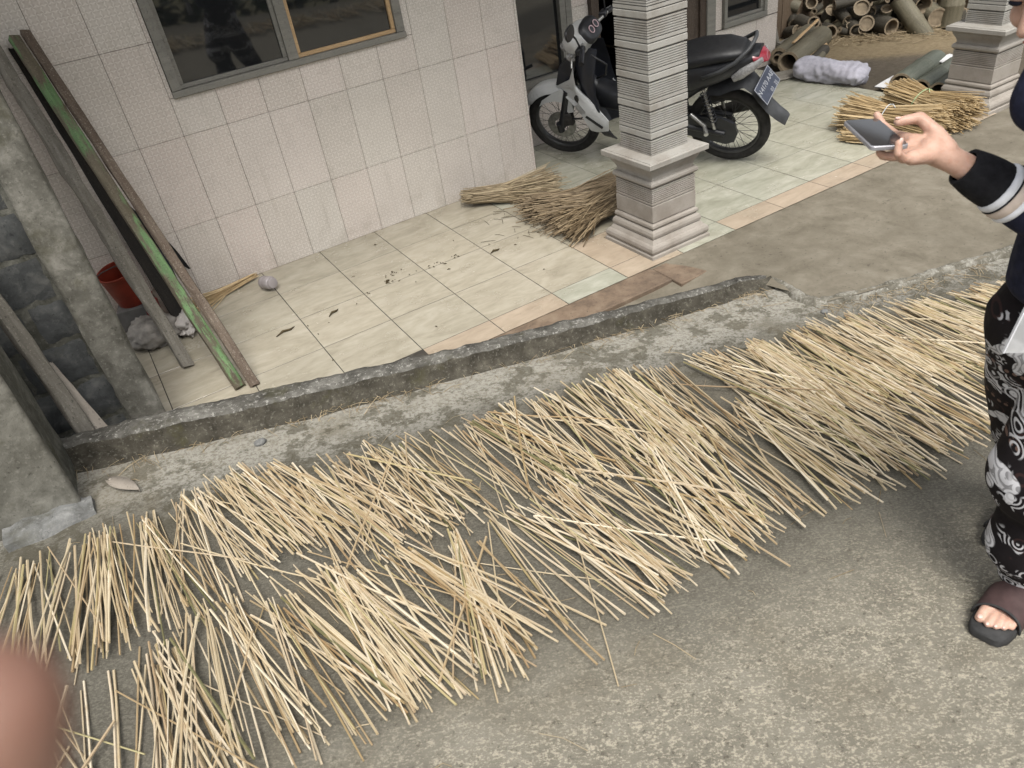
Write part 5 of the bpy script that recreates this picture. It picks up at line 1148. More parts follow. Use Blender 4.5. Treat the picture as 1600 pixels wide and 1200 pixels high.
o = link('lettering', text_mesh('RIDER', 0.05), 'wire', rb); o.rotation_euler = (R(90), R(-90), 0); o.location = (0.083, -0.0905, 0.095)
def crumple(name, label, cat, c, ax, mat, amp, seed, seg=36, n=24, zmin=0.003, freq=3.0, sharp=1.0):
    b = MB(); rows = []; c = Vector(c); A_, B_, C_ = [Vector(q) for q in ax]; from mathutils import noise as nz
    for i in range(n + 1):
        th = math.pi * (i + 0.05) / (n + 0.1); row = []
        for k_ in range(seg):
            ph = 2 * math.pi * k_ / seg; d = Vector((math.sin(th) * math.cos(ph), math.sin(th) * math.sin(ph), -math.cos(th)))
            f = 1 + amp * (nz.noise(d * freq + V(seed, 0, 0)) + 0.7 * (1 - 2 * abs(nz.noise(d * freq * 1.7 + V(0, seed, 0)))) * sharp + 0.35 * nz.noise(d * freq * 4 + V(0, 0, seed)))
            p = c + (A_ * d.x + B_ * d.y + C_ * d.z) * f; p.z = max(p.z, zmin); row.append(p)
        rows.append(row)
    b.rings(rows); return tag(b.build(name, mat, None, 70), label, cat)
crumple('plastic_sack', 'crumpled dirty grey sack on the floor below the red bucket', 'sack', (-1.135, -0.40, 0.06), ((0.135, 0.0, 0), (0, 0.12, 0), (0, 0, 0.085)), 'grey_bag', 0.22, 3.0)
crumple('rag', 'crumpled off-white rag on the floor between the pole and green board', 'cloth', (-0.965, -0.40, 0.05), ((0.055, 0.03, 0), (-0.03, 0.10, 0), (0.02, 0, 0.055)), 'white_cloth', 0.34, 8.0, freq=2.2, sharp=1.6)
crumple('tan_wood_block', 'pale worn wood stump behind the foot of the timber pole', 'wood', (-1.005, -0.24, 0.11), ((0.045, 0, 0), (0, 0.045, 0), (-0.02, 0.02, 0.12)), 'pale_batten', 0.10, 5.0)
b = MB(); rows = []
for i in range(17):
    s = i / 16; rows.append([(-1.06 + 0.17 * u + 0.03 * s * (1 - u), -0.03 - 0.10 * s - 0.018 * math.sin(u * 14 + s * 3) * (0.3 + s) - (0.006 if k2 else 0), 0.62 - 0.46 * s + 0.02 * vnoise(u * 3, s * 3)) for k2 in (0, 1) for u in ([q / 14 for q in range(15)] if k2 == 0 else [1 - q / 14 for q in range(15)])])
b.rings(rows); tag(b.build('hanging_cloth', 'navy_cloth', None, 70), 'dark navy cloth hanging on the wall behind the boards', 'cloth')
b = MB(); b.sloft([(V(-0.80, -0.035, 0.20), V(0.006, 0, 0), V(0, 0.006, 0), 2), (V(-0.86, -0.06, 0.34), V(0.03, 0, 0.01), V(0, 0.024, 0), 2.2), (V(-0.93, -0.08, 0.50), V(0.045, 0, 0.015), V(0, 0.035, 0), 2.2), (V(-1.0, -0.07, 0.68), V(0.03, 0, 0.01), V(0, 0.03, 0), 2.2), (V(-1.05, -0.05, 0.80), V(0.008, 0, 0), V(0, 0.008, 0), 2)], 14); tag(b.build('folded_umbrella', 'black_cloth', None, 60), 'folded black umbrella behind the green board, tip showing on its right', 'umbrella')
# plastic jar lying on the floor, lighter, floor litter
k = NT('cloudy plastic jar', 0.25, 0.5); k.col((0.34, 0.31, 0.31)); k.b.inputs['Transmission Weight'].default_value = 0.25; MAT['jar'] = k.mat
jar = MB(); jar.lathe([(0.001, 0.0), (0.036, 0.0), (0.041, 0.006), (0.041, 0.03), (0.039, 0.035), (0.041, 0.04), (0.041, 0.075), (0.036, 0.085), (0.033, 0.086), (0.033, 0.10), (0.030, 0.102), (0.001, 0.10)], (0, 0, 0), (0, 0, 1), 28)
o = jar.build('plastic_jar', 'jar', None, 50); o.location = (-0.445, -0.24, 0.042); o.rotation_euler = (R(82), 0, R(25)); tag(o, 'small cloudy plastic jar lying on the floor tiles near the wall', 'jar')
b = MB(); b.tube([(-0.03, 0, 0), (-0.012, 0, 0), (0.02, 0, 0)], [0.008, 0.010, 0.010], 10); lt = b.build('lighter', 'red_plastic', None, 50); lt.location = (1.315, -0.93, 0.012); lt.rotation_euler = (0, 0, R(-65)); tag(lt, 'small red lighter on the floor beside the splayed bundle', 'lighter')
b = MB(); b.tube([(0.0205, 0, 0), (0.034, 0, 0)], [0.0095, 0.009], 8); b.build('cap', 'steel', lt, 40)
MAT['husk'] = simple('dry brown husk', (0.05, 0.038, 0.02), 0.9, 0.2, 0.4, 40)
def husk(x, y, l, a, label):
    b = MB(); pts = [(0, 0, 0.003), (l * 0.4, l * 0.10, 0.010), (l * 0.75, l * 0.02, 0.006), (l, l * 0.14, 0.004)]
    b.tube(pts, [0.002, 0.007, 0.006, 0.0015], 6); o = b.build('husk', 'husk', None, True); o.location = (x, y, 0.001); o.rotation_euler = (0, 0, R(a)); tag(o, label, 'husk', 'dry husks on the porch tiles')
husk(-0.26, -0.90, 0.085, 25, 'dry brown husk on the tiles closest to the kerb'); husk(0.80, -0.915, 0.075, 5, 'dry brown husk right of the tile crossing near the bundles')
husk(-0.57, -0.89, 0.12, 8, 'long thin husk on the tiles left of centre, near the green board'); husk(0.15, -0.78, 0.05, 40, 'curled husk in the middle of the tiled floor')
b = MB(); lr = random.Random(3)
for (x, y, n_, sp) in ((0.24, -0.68, 9, 0.03), (0.17, -0.77, 8, 0.03), (0.50, -0.785, 7, 0.05), (0.62, -0.78, 5, 0.05), (0.30, -0.80, 5, 0.1), (-0.1, -0.6, 8, 0.5), (0.7, -1.0, 8, 0.5), (-0.4, -1.0, 6, 0.3), (1.2, -0.75, 12, 0.12), (1.1, -0.5, 10, 0.12)):
    for i in range(n_):
        c = V(x + lr.gauss(0, sp), y + lr.gauss(0, sp * 0.5), 0.003); a = lr.uniform(0, 6.28); l = lr.uniform(0.003, 0.012) if x < 1 else lr.uniform(0.01, 0.06); d = V(math.cos(a), math.sin(a), 0) * l
        if c.y > -0.02: c.y = -0.03
        b.tube([c - d, c + V(0, 0, 0.003), c + d], [0.001, lr.uniform(0.0015, 0.004) if x < 1 else 0.0015, 0.001], 4); b.tone += [lr.uniform(0, 0.3)] * 12
o = b.build('floor_crumbs', 'husk', None, kind='stuff'); tag(o, 'dark crumbs and straw bits on the porch tiles', 'litter')
b = MB(); 
for (x, y, r_) in ((0.42, -2.36, 0.018), (1.69, -2.70, 0.02), (0.2, -2.28, 0.011), (-0.35, -2.2, 0.022), (1.2, -2.45, 0.012)):
    pass
k_s = ((-0.93, -2.05, 0.019, 'white pebble on the lane beside the left half of the kerb'), (1.62, -2.72, 0.014, 'white pebble by the broken end of the apron edge'))
for x, y, r_, lb in k_s: crumple('pebble', lb, 'pebble', (x, y, zl(x, y) + r_ * 0.4), ((r_ * 1.3, 0, 0), (0, r_, 0), (0, 0, r_ * 0.7)), 'pale_cement', 0.15, x * 7, 14, 8, zmin=-9)
# dry leaf by the pier
b = MB(); rows = []
for i in range(9):
    s = i / 8; w = 0.03 * math.sin(math.pi * min(1, s * 0.9 + 0.08)); c = V(-1.50, -1.93, 0) + V(0.10 * s, -0.16 * s, 0); zz = zl(c.x, c.y) + 0.012 + 0.02 * s * (1 - s)
    rows.append([(c.x - w * 0.85, c.y - w * 0.5, zz + 0.012), (c.x, c.y, zz), (c.x + w * 0.85, c.y + w * 0.5, zz + 0.012), (c.x + w * 0.8, c.y + w * 0.5, zz + 0.009), (c.x, c.y, zz - 0.003), (c.x - w * 0.8, c.y - w * 0.5, zz + 0.009)])
b.rings(rows); tag(b.build('dry_leaf', 'pale_batten', None, True), 'curled dry leaf on the lane by the left pier', 'leaf')
# ------------------------------------------------------------------ person with phone at the right edge
def mk_skin(nm, ca, cb):
    k = NT(nm, 0.5, 0.4); v = k.pos(); n = k.noise(v, 35, 4)
    n2 = k.noise(v, 90, 4); k.col(k.mix(k.m('MULTIPLY', k.ss(n2, 0.5, 0.7), 0.35), k.ramp(n, [(0.3, ca), (0.7, cb)]), (ca[0] * 1.05, ca[1] * 0.78, ca[2] * 0.72))); k.b.inputs['Subsurface Weight'].default_value = 0.12
    k.b.inputs['Subsurface Radius'].default_value = (0.01, 0.004, 0.002); k.bump(k.m('ADD', k.noise(v, 260, 3), k.m('MULTIPLY', k.noise(v, 70, 4), 1.5)), 0.35, 0.0015); return k.mat
MAT['skin'] = mk_skin('skin', (0.40, 0.245, 0.18), (0.52, 0.335, 0.26)); MAT['skin_dark'] = mk_skin('shaded skin', (0.18, 0.10, 0.072), (0.24, 0.135, 0.10))  # the darker copy paints the phone's shade into the photographer's hand
MAT['jacket'] = simple('dark navy knit jacket', (0.012, 0.014, 0.030), 0.9, 0.2, 0.3, 60, bump=0.2)
MAT['cuff'] = simple('black ribbed cuff', (0.010, 0.010, 0.012), 0.9, 0.2, 0.3, 80, bump=0.2)
MAT['stripe_white'] = simple('white knit stripe', (0.62, 0.63, 0.66), 0.9, 0.2, 0.08, 60)
MAT['stripe_beige'] = simple('beige knit stripe', (0.52, 0.44, 0.38), 0.9, 0.2, 0.08, 60)
MAT['scarf'] = simple('black head covering', (0.010, 0.010, 0.016), 0.9, 0.15, 0.3, 30)
MAT['sandal'] = simple('dark grey rubber sandal', (0.032, 0.032, 0.032), 0.8, 0.3, 0.25, 40)
MAT['strap'] = simple('maroon brown strap', (0.055, 0.033, 0.032), 0.75, 0.3, 0.2, 40)
MAT['phone'] = simple('silver grey phone case', (0.30, 0.30, 0.32), 0.35, 0.5, 0.1, 30, metal=0.4)
k = NT('phone screen', 0.06, 0.5); k.col((0.02, 0.02, 0.022)); MAT['screen'] = k.mat
k = NT('cloudy plastic pouch', 0.2, 0.5); k.col((0.62, 0.63, 0.64)); k.b.inputs['Alpha'].default_value = 0.72; MAT['pouch'] = k.mat; k.b.inputs['Alpha'].default_value = 0.42
def mk_trousers():
    k = NT('black printed trousers', 0.85, 0.2); v = k.obj(); x, y, z = k.sep(v); x = k.m('SUBTRACT', k.m('MULTIPLY', k.m('ADD', y, 4.2), 0.92), k.m('MULTIPLY', k.m('SUBTRACT', x, 0.45), 0.38)); f2 = k.comb(x, z, 0.0)
    def ell(cx, cz, rx, rz, rot=0.0):
        dx = k.m('SUBTRACT', x, cx); dz = k.m('SUBTRACT', z, cz); c, s = math.cos(rot), math.sin(rot)
        a = k.m('ADD', k.m('MULTIPLY', dx, c / rx), k.m('MULTIPLY', dz, s / rx)); b = k.m('ADD', k.m('MULTIPLY', dx, -s / rz), k.m('MULTIPLY', dz, c / rz))
        return k.m('SUBTRACT', 1.0, k.ss(k.m('ADD', k.m('MULTIPLY', a, a), k.m('MULTIPLY', b, b)), 0.85, 1.05))
    def union(l):
        o = l[0]
        for q in l[1:]: o = k.m('MAXIMUM', o, q)
        return o
    def elephant(cx, cz, s, m_=1):
        return union([ell(cx, cz, 0.050*s, 0.036*s), ell(cx - 0.050*s*m_, cz + 0.012*s, 0.026*s, 0.026*s), ell(cx - 0.078*s*m_, cz - 0.012*s, 0.011*s, 0.028*s, -0.5*m_), ell(cx - 0.098*s*m_, cz - 0.028*s, 0.016*s, 0.008*s, -0.5*m_), ell(cx - 0.03*s*m_, cz - 0.045*s, 0.013*s, 0.024*s), ell(cx + 0.03*s*m_, cz - 0.045*s, 0.013*s, 0.024*s)])
    eleph = union([elephant(0.045, 0.675, 0.8, -1), elephant(0.05, 0.955, 1.0, -1), elephant(-0.10, 0.68, 0.8, -1), elephant(0.055, 0.43, 0.75, -1), elephant(-0.12, 0.94, 0.9, -1)])
    vor = k.n('TexVoronoi', feature='DISTANCE_TO_EDGE'); k.put(vor.inputs['Vector'], f2); k.put(vor.inputs['Scale'], 30.0)
    line = k.m('SUBTRACT', 1.0, k.ss(vor.outputs[0], 0.03, 0.10))
    spir = k.m('SINE', k.m('MULTIPLY', k.voro(f2, 26.0), 26.0)); sp = k.ss(spir, 0.1, 0.45)
    band = k.m('MAXIMUM', k.m('MULTIPLY', k.ss(z, 0.785, 0.788), k.ss(z, 0.848, 0.845)), k.m('MULTIPLY', k.ss(z, 0.285, 0.288), k.ss(z, 0.325, 0.322)))
    white = k.m('MAXIMUM', k.m('MULTIPLY', eleph, k.m('SUBTRACT', 1.0, k.m('MULTIPLY', sp, 0.55))), k.m('MULTIPLY', band, k.m('MAXIMUM', sp, k.m('MULTIPLY', line, 0.4))))
    dots = k.m('MULTIPLY', k.m('SUBTRACT', 1.0, k.ss(k.voro(f2, 60.0, rnd=0.1), 0.28, 0.36)), k.m('MAXIMUM', k.m('MULTIPLY', k.ss(z, 0.745, 0.748), k.ss(z, 0.765, 0.762)), k.m('MULTIPLY', k.ss(z, 0.872, 0.875), k.ss(z, 0.892, 0.889))))
    fl = k.voro(f2, 13.0); rosette = k.m('MULTIPLY', k.ss(k.m('SINE', k.m('MULTIPLY', fl, 34.0)), 0.4, 0.8), k.m('SUBTRACT', 1.0, k.ss(fl, 0.28, 0.34)))
    c = k.mix(k.m('MULTIPLY', rosette, 0.3), (0.008, 0.006, 0.007), (0.075, 0.035, 0.03))
    c = k.mix(k.m('MULTIPLY', dots, 0.8), c, (0.16, 0.10, 0.08))
    patch = k.ss(k.noise(f2, 10.0, 2), 0.53, 0.57); white = k.m('MAXIMUM', white, k.m('MULTIPLY', k.m('MULTIPLY', patch, sp), 0.8))
    c = k.mix(k.m('MULTIPLY', white, 0.9), c, (0.60, 0.60, 0.62))
    k.col(c); k.bump(k.noise(v, 14, 3), 0.4, 0.01); return k.mat
MAT['trousers'] = mk_trousers()
gz = zl(0.56, -4.2)
person = thing('person', 'person in navy striped jacket and black elephant-print trousers looking down at a phone', 'person', (0.72, -4.14, gz))
def pchild(me_or_b, name, mat, parent=person, smooth=None):
    o = me_or_b.build(name, mat, parent, smooth) if isinstance(me_or_b, MB) else link(name, me_or_b, mat, parent, smooth)
    o.matrix_parent_inverse = Matrix.Translation(person.location).inverted() if parent is person else Matrix.Identity(4); return o
HF = V(-0.84, 0.12, -0.52).normalized(); HL = V(0, 0, 1).cross(HF).normalized(); HU = HF.cross(HL).normalized()
HC = V(0.463, -4.008, 1.738)
def hp(f, l, u): return HC + HF * f + HL * l + HU * u
b = MB()
ellips(b, hp(-0.012, 0, 0.02), (HF * 0.092, HL * 0.073, HU * 0.092)); ellips(b, hp(0.022, 0, -0.03), (HF * 0.068, HL * 0.060, HU * 0.082)); capsule(b, hp(0.055, 0, -0.09), hp(0.03, 0, -0.085), 0.022, 0.03)
capsule(b, hp(0.088, 0, 0.012), hp(0.107, 0, -0.022), 0.008, 0.012); capsule(b, hp(0.096, 0, -0.028), hp(0.09, 0, -0.03), 0.012, 0.012)
for s in (1, -1):
    ellips(b, hp(0.068, s * 0.030, 0.018), (HF * 0.018, HL * 0.022, HU * 0.010)); ellips(b, hp(-0.01, s * 0.074, -0.005), (HF * 0.018, HL * 0.008, HU * 0.030)); ellips(b, hp(0.058, s * 0.035, -0.03), (HF * 0.03, HL * 0.026, HU * 0.028))
ellips(b, hp(0.086, 0, -0.054), (HF * 0.010, HL * 0.022, HU * 0.006)); ellips(b, hp(0.083, 0, -0.066), (HF * 0.010, HL * 0.018, HU * 0.006))
capsule(b, hp(-0.03, 0, -0.06), V(0.60, -4.095, 1.50), 0.050, 0.055)
# trunk and limbs under the clothes
LS, RS = V(0.565, -4.255, 1.445), V(0.670, -3.975, 1.450)
capsule(b, V(0.63, -4.115, 1.44), V(0.66, -4.145, 1.30), 0.075, 0.095); capsule(b, V(0.66, -4.145, 1.30), V(0.69, -4.165, 1.02), 0.095, 0.10); capsule(b, LS, RS, 0.05, 0.05)
RE, RW = V(0.500, -4.086, 1.294), V(0.353, -3.940, 1.430)
capsule(b, RS, RE, 0.042, 0.036); capsule(b, RE, RW, 0.036, 0.0245)
LE, LW = V(0.335, -4.085, 1.575), V(0.405, -4.105, 1.765)
capsule(b, LS, LE, 0.042, 0.036); capsule(b, LE, LW, 0.036, 0.024)
LH, LK, LA_ = V(0.68, -4.22, 0.95), V(0.535, -4.195, 0.66), V(0.600, -4.205, 0.285)
RH, RK, RA = V(0.70, -4.09, 0.95), V(0.775, -4.04, 0.62), V(0.945, -4.03, 0.262)
for h_, k2, a2 in ((LH, LK, LA_), (RH, RK, RA)): capsule(b, h_, k2, 0.075, 0.052); capsule(b, k2, a2, 0.050, 0.033)
# right hand under the phone
capsule(b, RW, V(0.325, -3.905, 1.452), 0.0245, 0.026); 
kn = [V(0.328, -3.865, 1.462), V(0.308, -3.872, 1.453), V(0.288, -3.885, 1.449), V(0.272, -3.902, 1.452)]
for q in kn: capsule(b, V(0.335, -3.918, 1.447), q, 0.020, 0.0145)
capsule(b, V(0.345, -3.925, 1.450), V(0.352, -3.892, 1.476), 0.021, 0.0155)
def finger(pts, r): 
    for i in range(len(pts) - 1): capsule(b, pts[i], pts[i+1], r[i], r[i+1], 12)
finger([V(0.352, -3.892, 1.476), V(0.343, -3.860, 1.502), V(0.309, -3.838, 1.499)], [0.0145, 0.0115, 0.0092])
finger([kn[0], V(0.338, -3.815, 1.460), V(0.349, -3.775, 1.470), V(0.347, -3.762, 1.488)], [0.0125, 0.0105, 0.0092, 0.0080])
finger([kn[1], V(0.295, -3.835, 1.456), V(0.278, -3.808, 1.460), V(0.270, -3.806, 1.466)], [0.0125, 0.0105, 0.0092, 0.0080])
finger([kn[2], V(0.262, -3.873, 1.452), V(0.243, -3.862, 1.456), V(0.236, -3.858, 1.464)], [0.012, 0.0102, 0.009, 0.0078])
finger([kn[3], V(0.248, -3.900, 1.457), V(0.228, -3.902, 1.474), V(0.232, -3.898, 1.492)], [0.011, 0.0092, 0.0082, 0.0072])
# left hand resting at the side of the head
capsule(b, LW, V(0.425, -4.095, 1.81), 0.024, 0.03)
for i, (dx, dz, L_) in enumerate(((-0.024, 0.0, 0.062), (-0.006, 0.006, 0.07), (0.013, 0.004, 0.064), (0.030, -0.004, 0.05))):
    p = V(0.425 + dx, -4.095 + 0.004 * i, 1.825 + dz); finger([p, p + V(0.004, 0.012, L_ * 0.5), p + V(0.014, 0.032, L_ * 0.85)], [0.011, 0.0095, 0.0078])
finger([V(0.40, -4.10, 1.79), V(0.378, -4.085, 1.82), V(0.375, -4.07, 1.845)], [0.013, 0.011, 0.009])
# finger nails
for p, d, n_ in ((V(0.3065, -3.8385, 1.5075), V(-0.8, 0.55, 0), V(0.1, -0.1, 1)), (V(0.2335, -3.9015, 1.4965), V(0.2, 0.1, 1), V(-0.4, -0.9, 0.1))):
    d = d.normalized(); s_ = d.cross(n_).normalized(); q = MB(); ellips(q, p, (d * 0.006, s_ * 0.0048, n_.normalized() * 0.0018), 10, 6); pchild(q, 'fingernail', 'nail', person, True)
# feet
FD = V(-0.985, -0.17, 0).normalized(); FS = V(-FD.y, FD.x, 0)      # forward, towards the person's left is -FS... FS points to +y side when FD is -x
FS = V(0.17, -0.985, 0).normalized()
def foot(toe, left):
    def g_(f, s, h): 
        p = toe - FD * f + FS * s; return V(p.x, p.y, zl(p.x, p.y) + 0.030 + h)
    m_ = 1 if left else -1
    capsule(b, g_(0.215, 0, 0.030), g_(0.09, 0, 0.022), 0.030, 0.026); capsule(b, g_(0.20, 0, 0.035), g_(0.07, -0.022 * m_, 0.018), 0.03, 0.020); capsule(b, g_(0.20, 0, 0.03), g_(0.08, 0.028 * m_, 0.014), 0.028, 0.016); capsule(b, g_(0.19, 0, 0.045), g_(0.185, 0, 0.10), 0.032, 0.034)
    for s, f0, r, L_ in ((-0.030, 0.022, 0.0135, 0.05), (-0.008, 0.014, 0.0098, 0.045), (0.009, 0.020, 0.0092, 0.042), (0.0245, 0.030, 0.0088, 0.038), (0.038, 0.043, 0.0085, 0.032)):
        finger([g_(f0 + L_, s * 0.95 * m_, 0.018), g_(f0 + L_ * 0.45, s * m_, 0.017), g_(f0, s * m_, 0.010)], [r * 1.1, r, r * 0.95])
    return g_
LT, RT = V(0.405, -4.245, 0), V(0.735, -4.075, 0)
gl = foot(LT, True); gr = foot(RT, False)
body = pchild(remesh(b, 0.0036, 3, 'body'), 'body', 'skin', person, True)
# nails
for p, d in ((gl(0.018, -0.030, 0.020), 0.0085), (gl(0.010, -0.008, 0.015), 0.006), (gl(0.016, 0.009, 0.015), 0.0056), (gl(0.026, 0.0245, 0.014), 0.0052)):
    q = MB(); ellips(q, p, (FD * d, FS * d * 0.8, V(0, 0, 0.0035)), 10, 6); pchild(q, 'toenail', 'nail', person, True)
# sandals
def sandal(toe, left):
    m_ = 1 if left else -1; q = MB(); out = []
    prof = [(-0.018, 0.022), (-0.012, 0.036), (0.01, 0.048), (0.05, 0.053), (0.10, 0.049), (0.16, 0.041), (0.21, 0.040), (0.24, 0.034), (0.255, 0.02)]
    pts = [(f, s) for f, s in prof] + [(f, -s) for f, s in reversed(prof)]
    rg = []
    for h, k2 in ((0.002, 0.94), (0.006, 1.0), (0.026, 1.0), (0.031, 0.96)):
        r_ = []
        for f, s in pts:
            p = toe - FD * (0.118 + (f - 0.118) * (k2 if abs(f - 0.118) > 0.1 else 1)) + FS * s * k2; r_.append((p.x, p.y, zl(p.x, p.y) + h))
        rg.append(r_)
    q.rings(rg); root = pchild(q, 'sandal', 'sandal', person, 50)
    q = MB(); lay = []
    for off in (0.0, 0.0045):
        rows = []
        for i in range(9):
            f = 0.045 + 0.085 * i / 8; row = []
            for j in range(15):
                a = math.pi * j / 14; w = 0.0535 + off; hh = interp([(0, 0.044), (0.5, 0.056), (1, 0.074)], i / 8) + off
                p = toe - FD * (f + 0.012 * math.sin(a)) + FS * w * math.cos(a); row.append((p.x, p.y, zl(p.x, p.y) + 0.022 + hh * math.sin(a) ** 0.8))
            rows.append(row)
        lay.append(rows)
    q.rings(lay[0], False, False, closed=False); q.rings(lay[1], False, False, closed=False)
    o = q.build('strap', 'strap', root, 60); o.matrix_parent_inverse = Matrix.Identity(4)
    for f in (0.047,):
        q = MB(); pts2 = []
        for j in range(15):
            a = math.pi * j / 14; p = toe - FD * (f + 0.012 * math.sin(a)) + FS * 0.0575 * math.cos(a); pts2.append((p.x, p.y, zl(p.x, p.y) + 0.022 + 0.050 * math.sin(a) ** 0.8))
        q.tube(pts2, 0.0032, 6); o = q.build('strap_piping', 'sandal', root, True)
sandal(LT, True); sandal(RT, False)
# trousers
TO = V(0.03, 0, 0)
b = MB(); capsule(b, V(0.680, -4.165, 1.10), V(0.68, -4.16, 1.0), 0.145, 0.16)
capsule(b, V(0.672, -4.22, 0.98), V(0.598, -4.208, 0.80), 0.148, 0.142); capsule(b, V(0.598, -4.208, 0.80), V(0.545, -4.195, 0.66), 0.142, 0.130); capsule(b, V(0.545, -4.195, 0.66), V(0.572, -4.200, 0.545), 0.130, 0.085)
capsule(b, V(0.572, -4.200, 0.545), V(0.585, -4.205, 0.42), 0.080, 0.108); capsule(b, V(0.585, -4.205, 0.42), V(0.598, -4.205, 0.305), 0.108, 0.062)
capsule(b, V(0.645, -4.07, 0.98), V(0.72, -4.05, 0.75), 0.150, 0.130); capsule(b, V(0.72, -4.05, 0.75), V(0.79, -4.04, 0.58), 0.130, 0.105); capsule(b, V(0.79, -4.04, 0.58), V(0.94, -4.03, 0.30), 0.10, 0.060)
b.v = [(p_[0] + 0.032 * min(1, max(0, (p_[2] - 0.40) / 0.3)), p_[1], p_[2]) for p_ in b.v]
tr = remesh(b, 0.009, 8, 'trousers')
nrm_ = [v_.normal.copy() for v_ in tr.vertices]
for v_, vn_ in zip(tr.vertices, nrm_):
    n_ = vnoise(v_.co.x * 9 + v_.co.z * 2, v_.co.z * 6, 1.0) * 0.007 + vnoise(v_.co.z * 26 + v_.co.x * 6, v_.co.y * 8, 1.0) * 0.004
    v_.co += vn_ * n_
pchild(tr, 'trousers', 'trousers', person, True)
# jacket: trunk and upper sleeves
b = MB()
SDv = V(0.12, -0.99, 0); FRv = V(-0.985, -0.12, 0)
JO = V(0.085, -0.035, 0)
b.sloft([(c_ + JO, a_, b_, p_) for c_, a_, b_, p_ in [(V(0.595, -4.12, 1.075), SDv * 0.185, FRv * 0.160, 2.4), (V(0.592, -4.12, 1.10), SDv * 0.20, FRv * 0.178, 2.4), (V(0.59, -4.12, 1.18), SDv * 0.20, FRv * 0.182, 2.3), (V(0.58, -4.11, 1.27), SDv * 0.19, FRv * 0.165, 2.3), (V(0.57, -4.10, 1.37), SDv * 0.185, FRv * 0.135, 2.2), (V(0.56, -4.09, 1.44), SDv * 0.175, FRv * 0.105, 2.2), (V(0.552, -4.08, 1.49), SDv * 0.10, FRv * 0.075, 2.2), (V(0.545, -4.075, 1.525), SDv * 0.072, FRv * 0.066, 2.0)]], 28)
capsule(b, LS, LE, 0.068, 0.056); capsule(b, RS, RE, 0.068, 0.056)
dR = (RE - RW); lR = dR.length; dR.normalize()
capsule(b, RE, RW + dR * 0.150, 0.056, 0.051); dL = (LE - LW); dL.normalize(); capsule(b, LE, LW + dL * 0.13, 0.056, 0.050)
jk = remesh(b, 0.008, 6, 'jacket')
nrm_ = [v_.normal.copy() for v_ in jk.vertices]
for v_, vn_ in zip(jk.vertices, nrm_): v_.co += vn_ * (vnoise(v_.co.x * 12 + v_.co.z * 4, v_.co.z * 9 + v_.co.y * 5, 1.0) * 0.006)
jacket = pchild(jk, 'jacket', 'jacket', person, True)
def sleeve_ring(p, q, r0, r1, mat, name, d0=0.0):
    b = MB(); p, q = Vector(p), Vector(q); t = (q - p); L_ = t.length; t.normalize(); a = t.cross(V(0, 0, 1)).normalized(); c = a.cross(t)
    rg = []
    for i in range(7):
        s = i / 6; r = r0 + (r1 - r0) * s + 0.0025 * math.sin(math.pi * s)
        rg.append([p + t * L_ * s + (a * math.cos(2*math.pi*k_/40) + c * math.sin(2*math.pi*k_/40)) * (r + (0.0008 if (k_ % 2 and name == 'cuff') else 0)) for k_ in range(40)])
    for i in (6,): pass
    rg.insert(0, [p + (x_ - p) * 0.80 for x_ in rg[0]]); rg.append([q + (x_ - q) * 0.80 for x_ in rg[-1]])
    b.rings(rg, False, False); o = b.build(name, mat, jacket, 60); return o
def cuffs(Wp, d):
    sleeve_ring(Wp + d * 0.022, Wp + d * 0.098, 0.0365, 0.046, 'cuff', 'cuff')
    sleeve_ring(Wp + d * 0.0982, Wp + d * 0.113, 0.0475, 0.0505, 'stripe_white', 'stripe'); sleeve_ring(Wp + d * 0.1132, Wp + d * 0.117, 0.0505, 0.051, 'cuff', 'stripe'); sleeve_ring(Wp + d * 0.1172, Wp + d * 0.136, 0.0512, 0.053, 'stripe_beige', 'stripe'); sleeve_ring(Wp + d * 0.1362, Wp + d * 0.149, 0.053, 0.054, 'stripe_white', 'stripe')
cuffs(RW, dR); cuffs(LW, dL)
# head covering
b = MB(); ellips(b, hp(-0.030, 0, 0.028), (HF * 0.094, HL * 0.092, HU * 0.108)); ellips(b, hp(-0.035, 0, -0.03), (HF * 0.075, HL * 0.080, HU * 0.09)); capsule(b, hp(-0.04, 0, -0.06), V(0.61, -4.10, 1.52), 0.074, 0.082)
capsule(b, hp(0.055, 0.0, 0.088), hp(0.02, 0, 0.10), 0.030, 0.04)
for s in (1, -1): capsule(b, hp(0.035, s * 0.062, 0.05), hp(0.01, s * 0.068, -0.06), 0.024, 0.024)
pchild(remesh(b, 0.007, 6, 'head_covering'), 'head_covering', 'scarf', person, True)
for s in (1, -1):
    q = MB(); ellips(q, hp(0.083, s * 0.030, 0.012), (HF * 0.006, HL * 0.013, HU * 0.005), 12, 7); pchild(q, 'eye', 'scarf', person, True)
q = MB(); ellips(q, hp(0.0955, 0, -0.060), (HF * 0.004, HL * 0.020, HU * 0.006), 12, 7); pchild(q, 'mouth', 'lips', person, True)
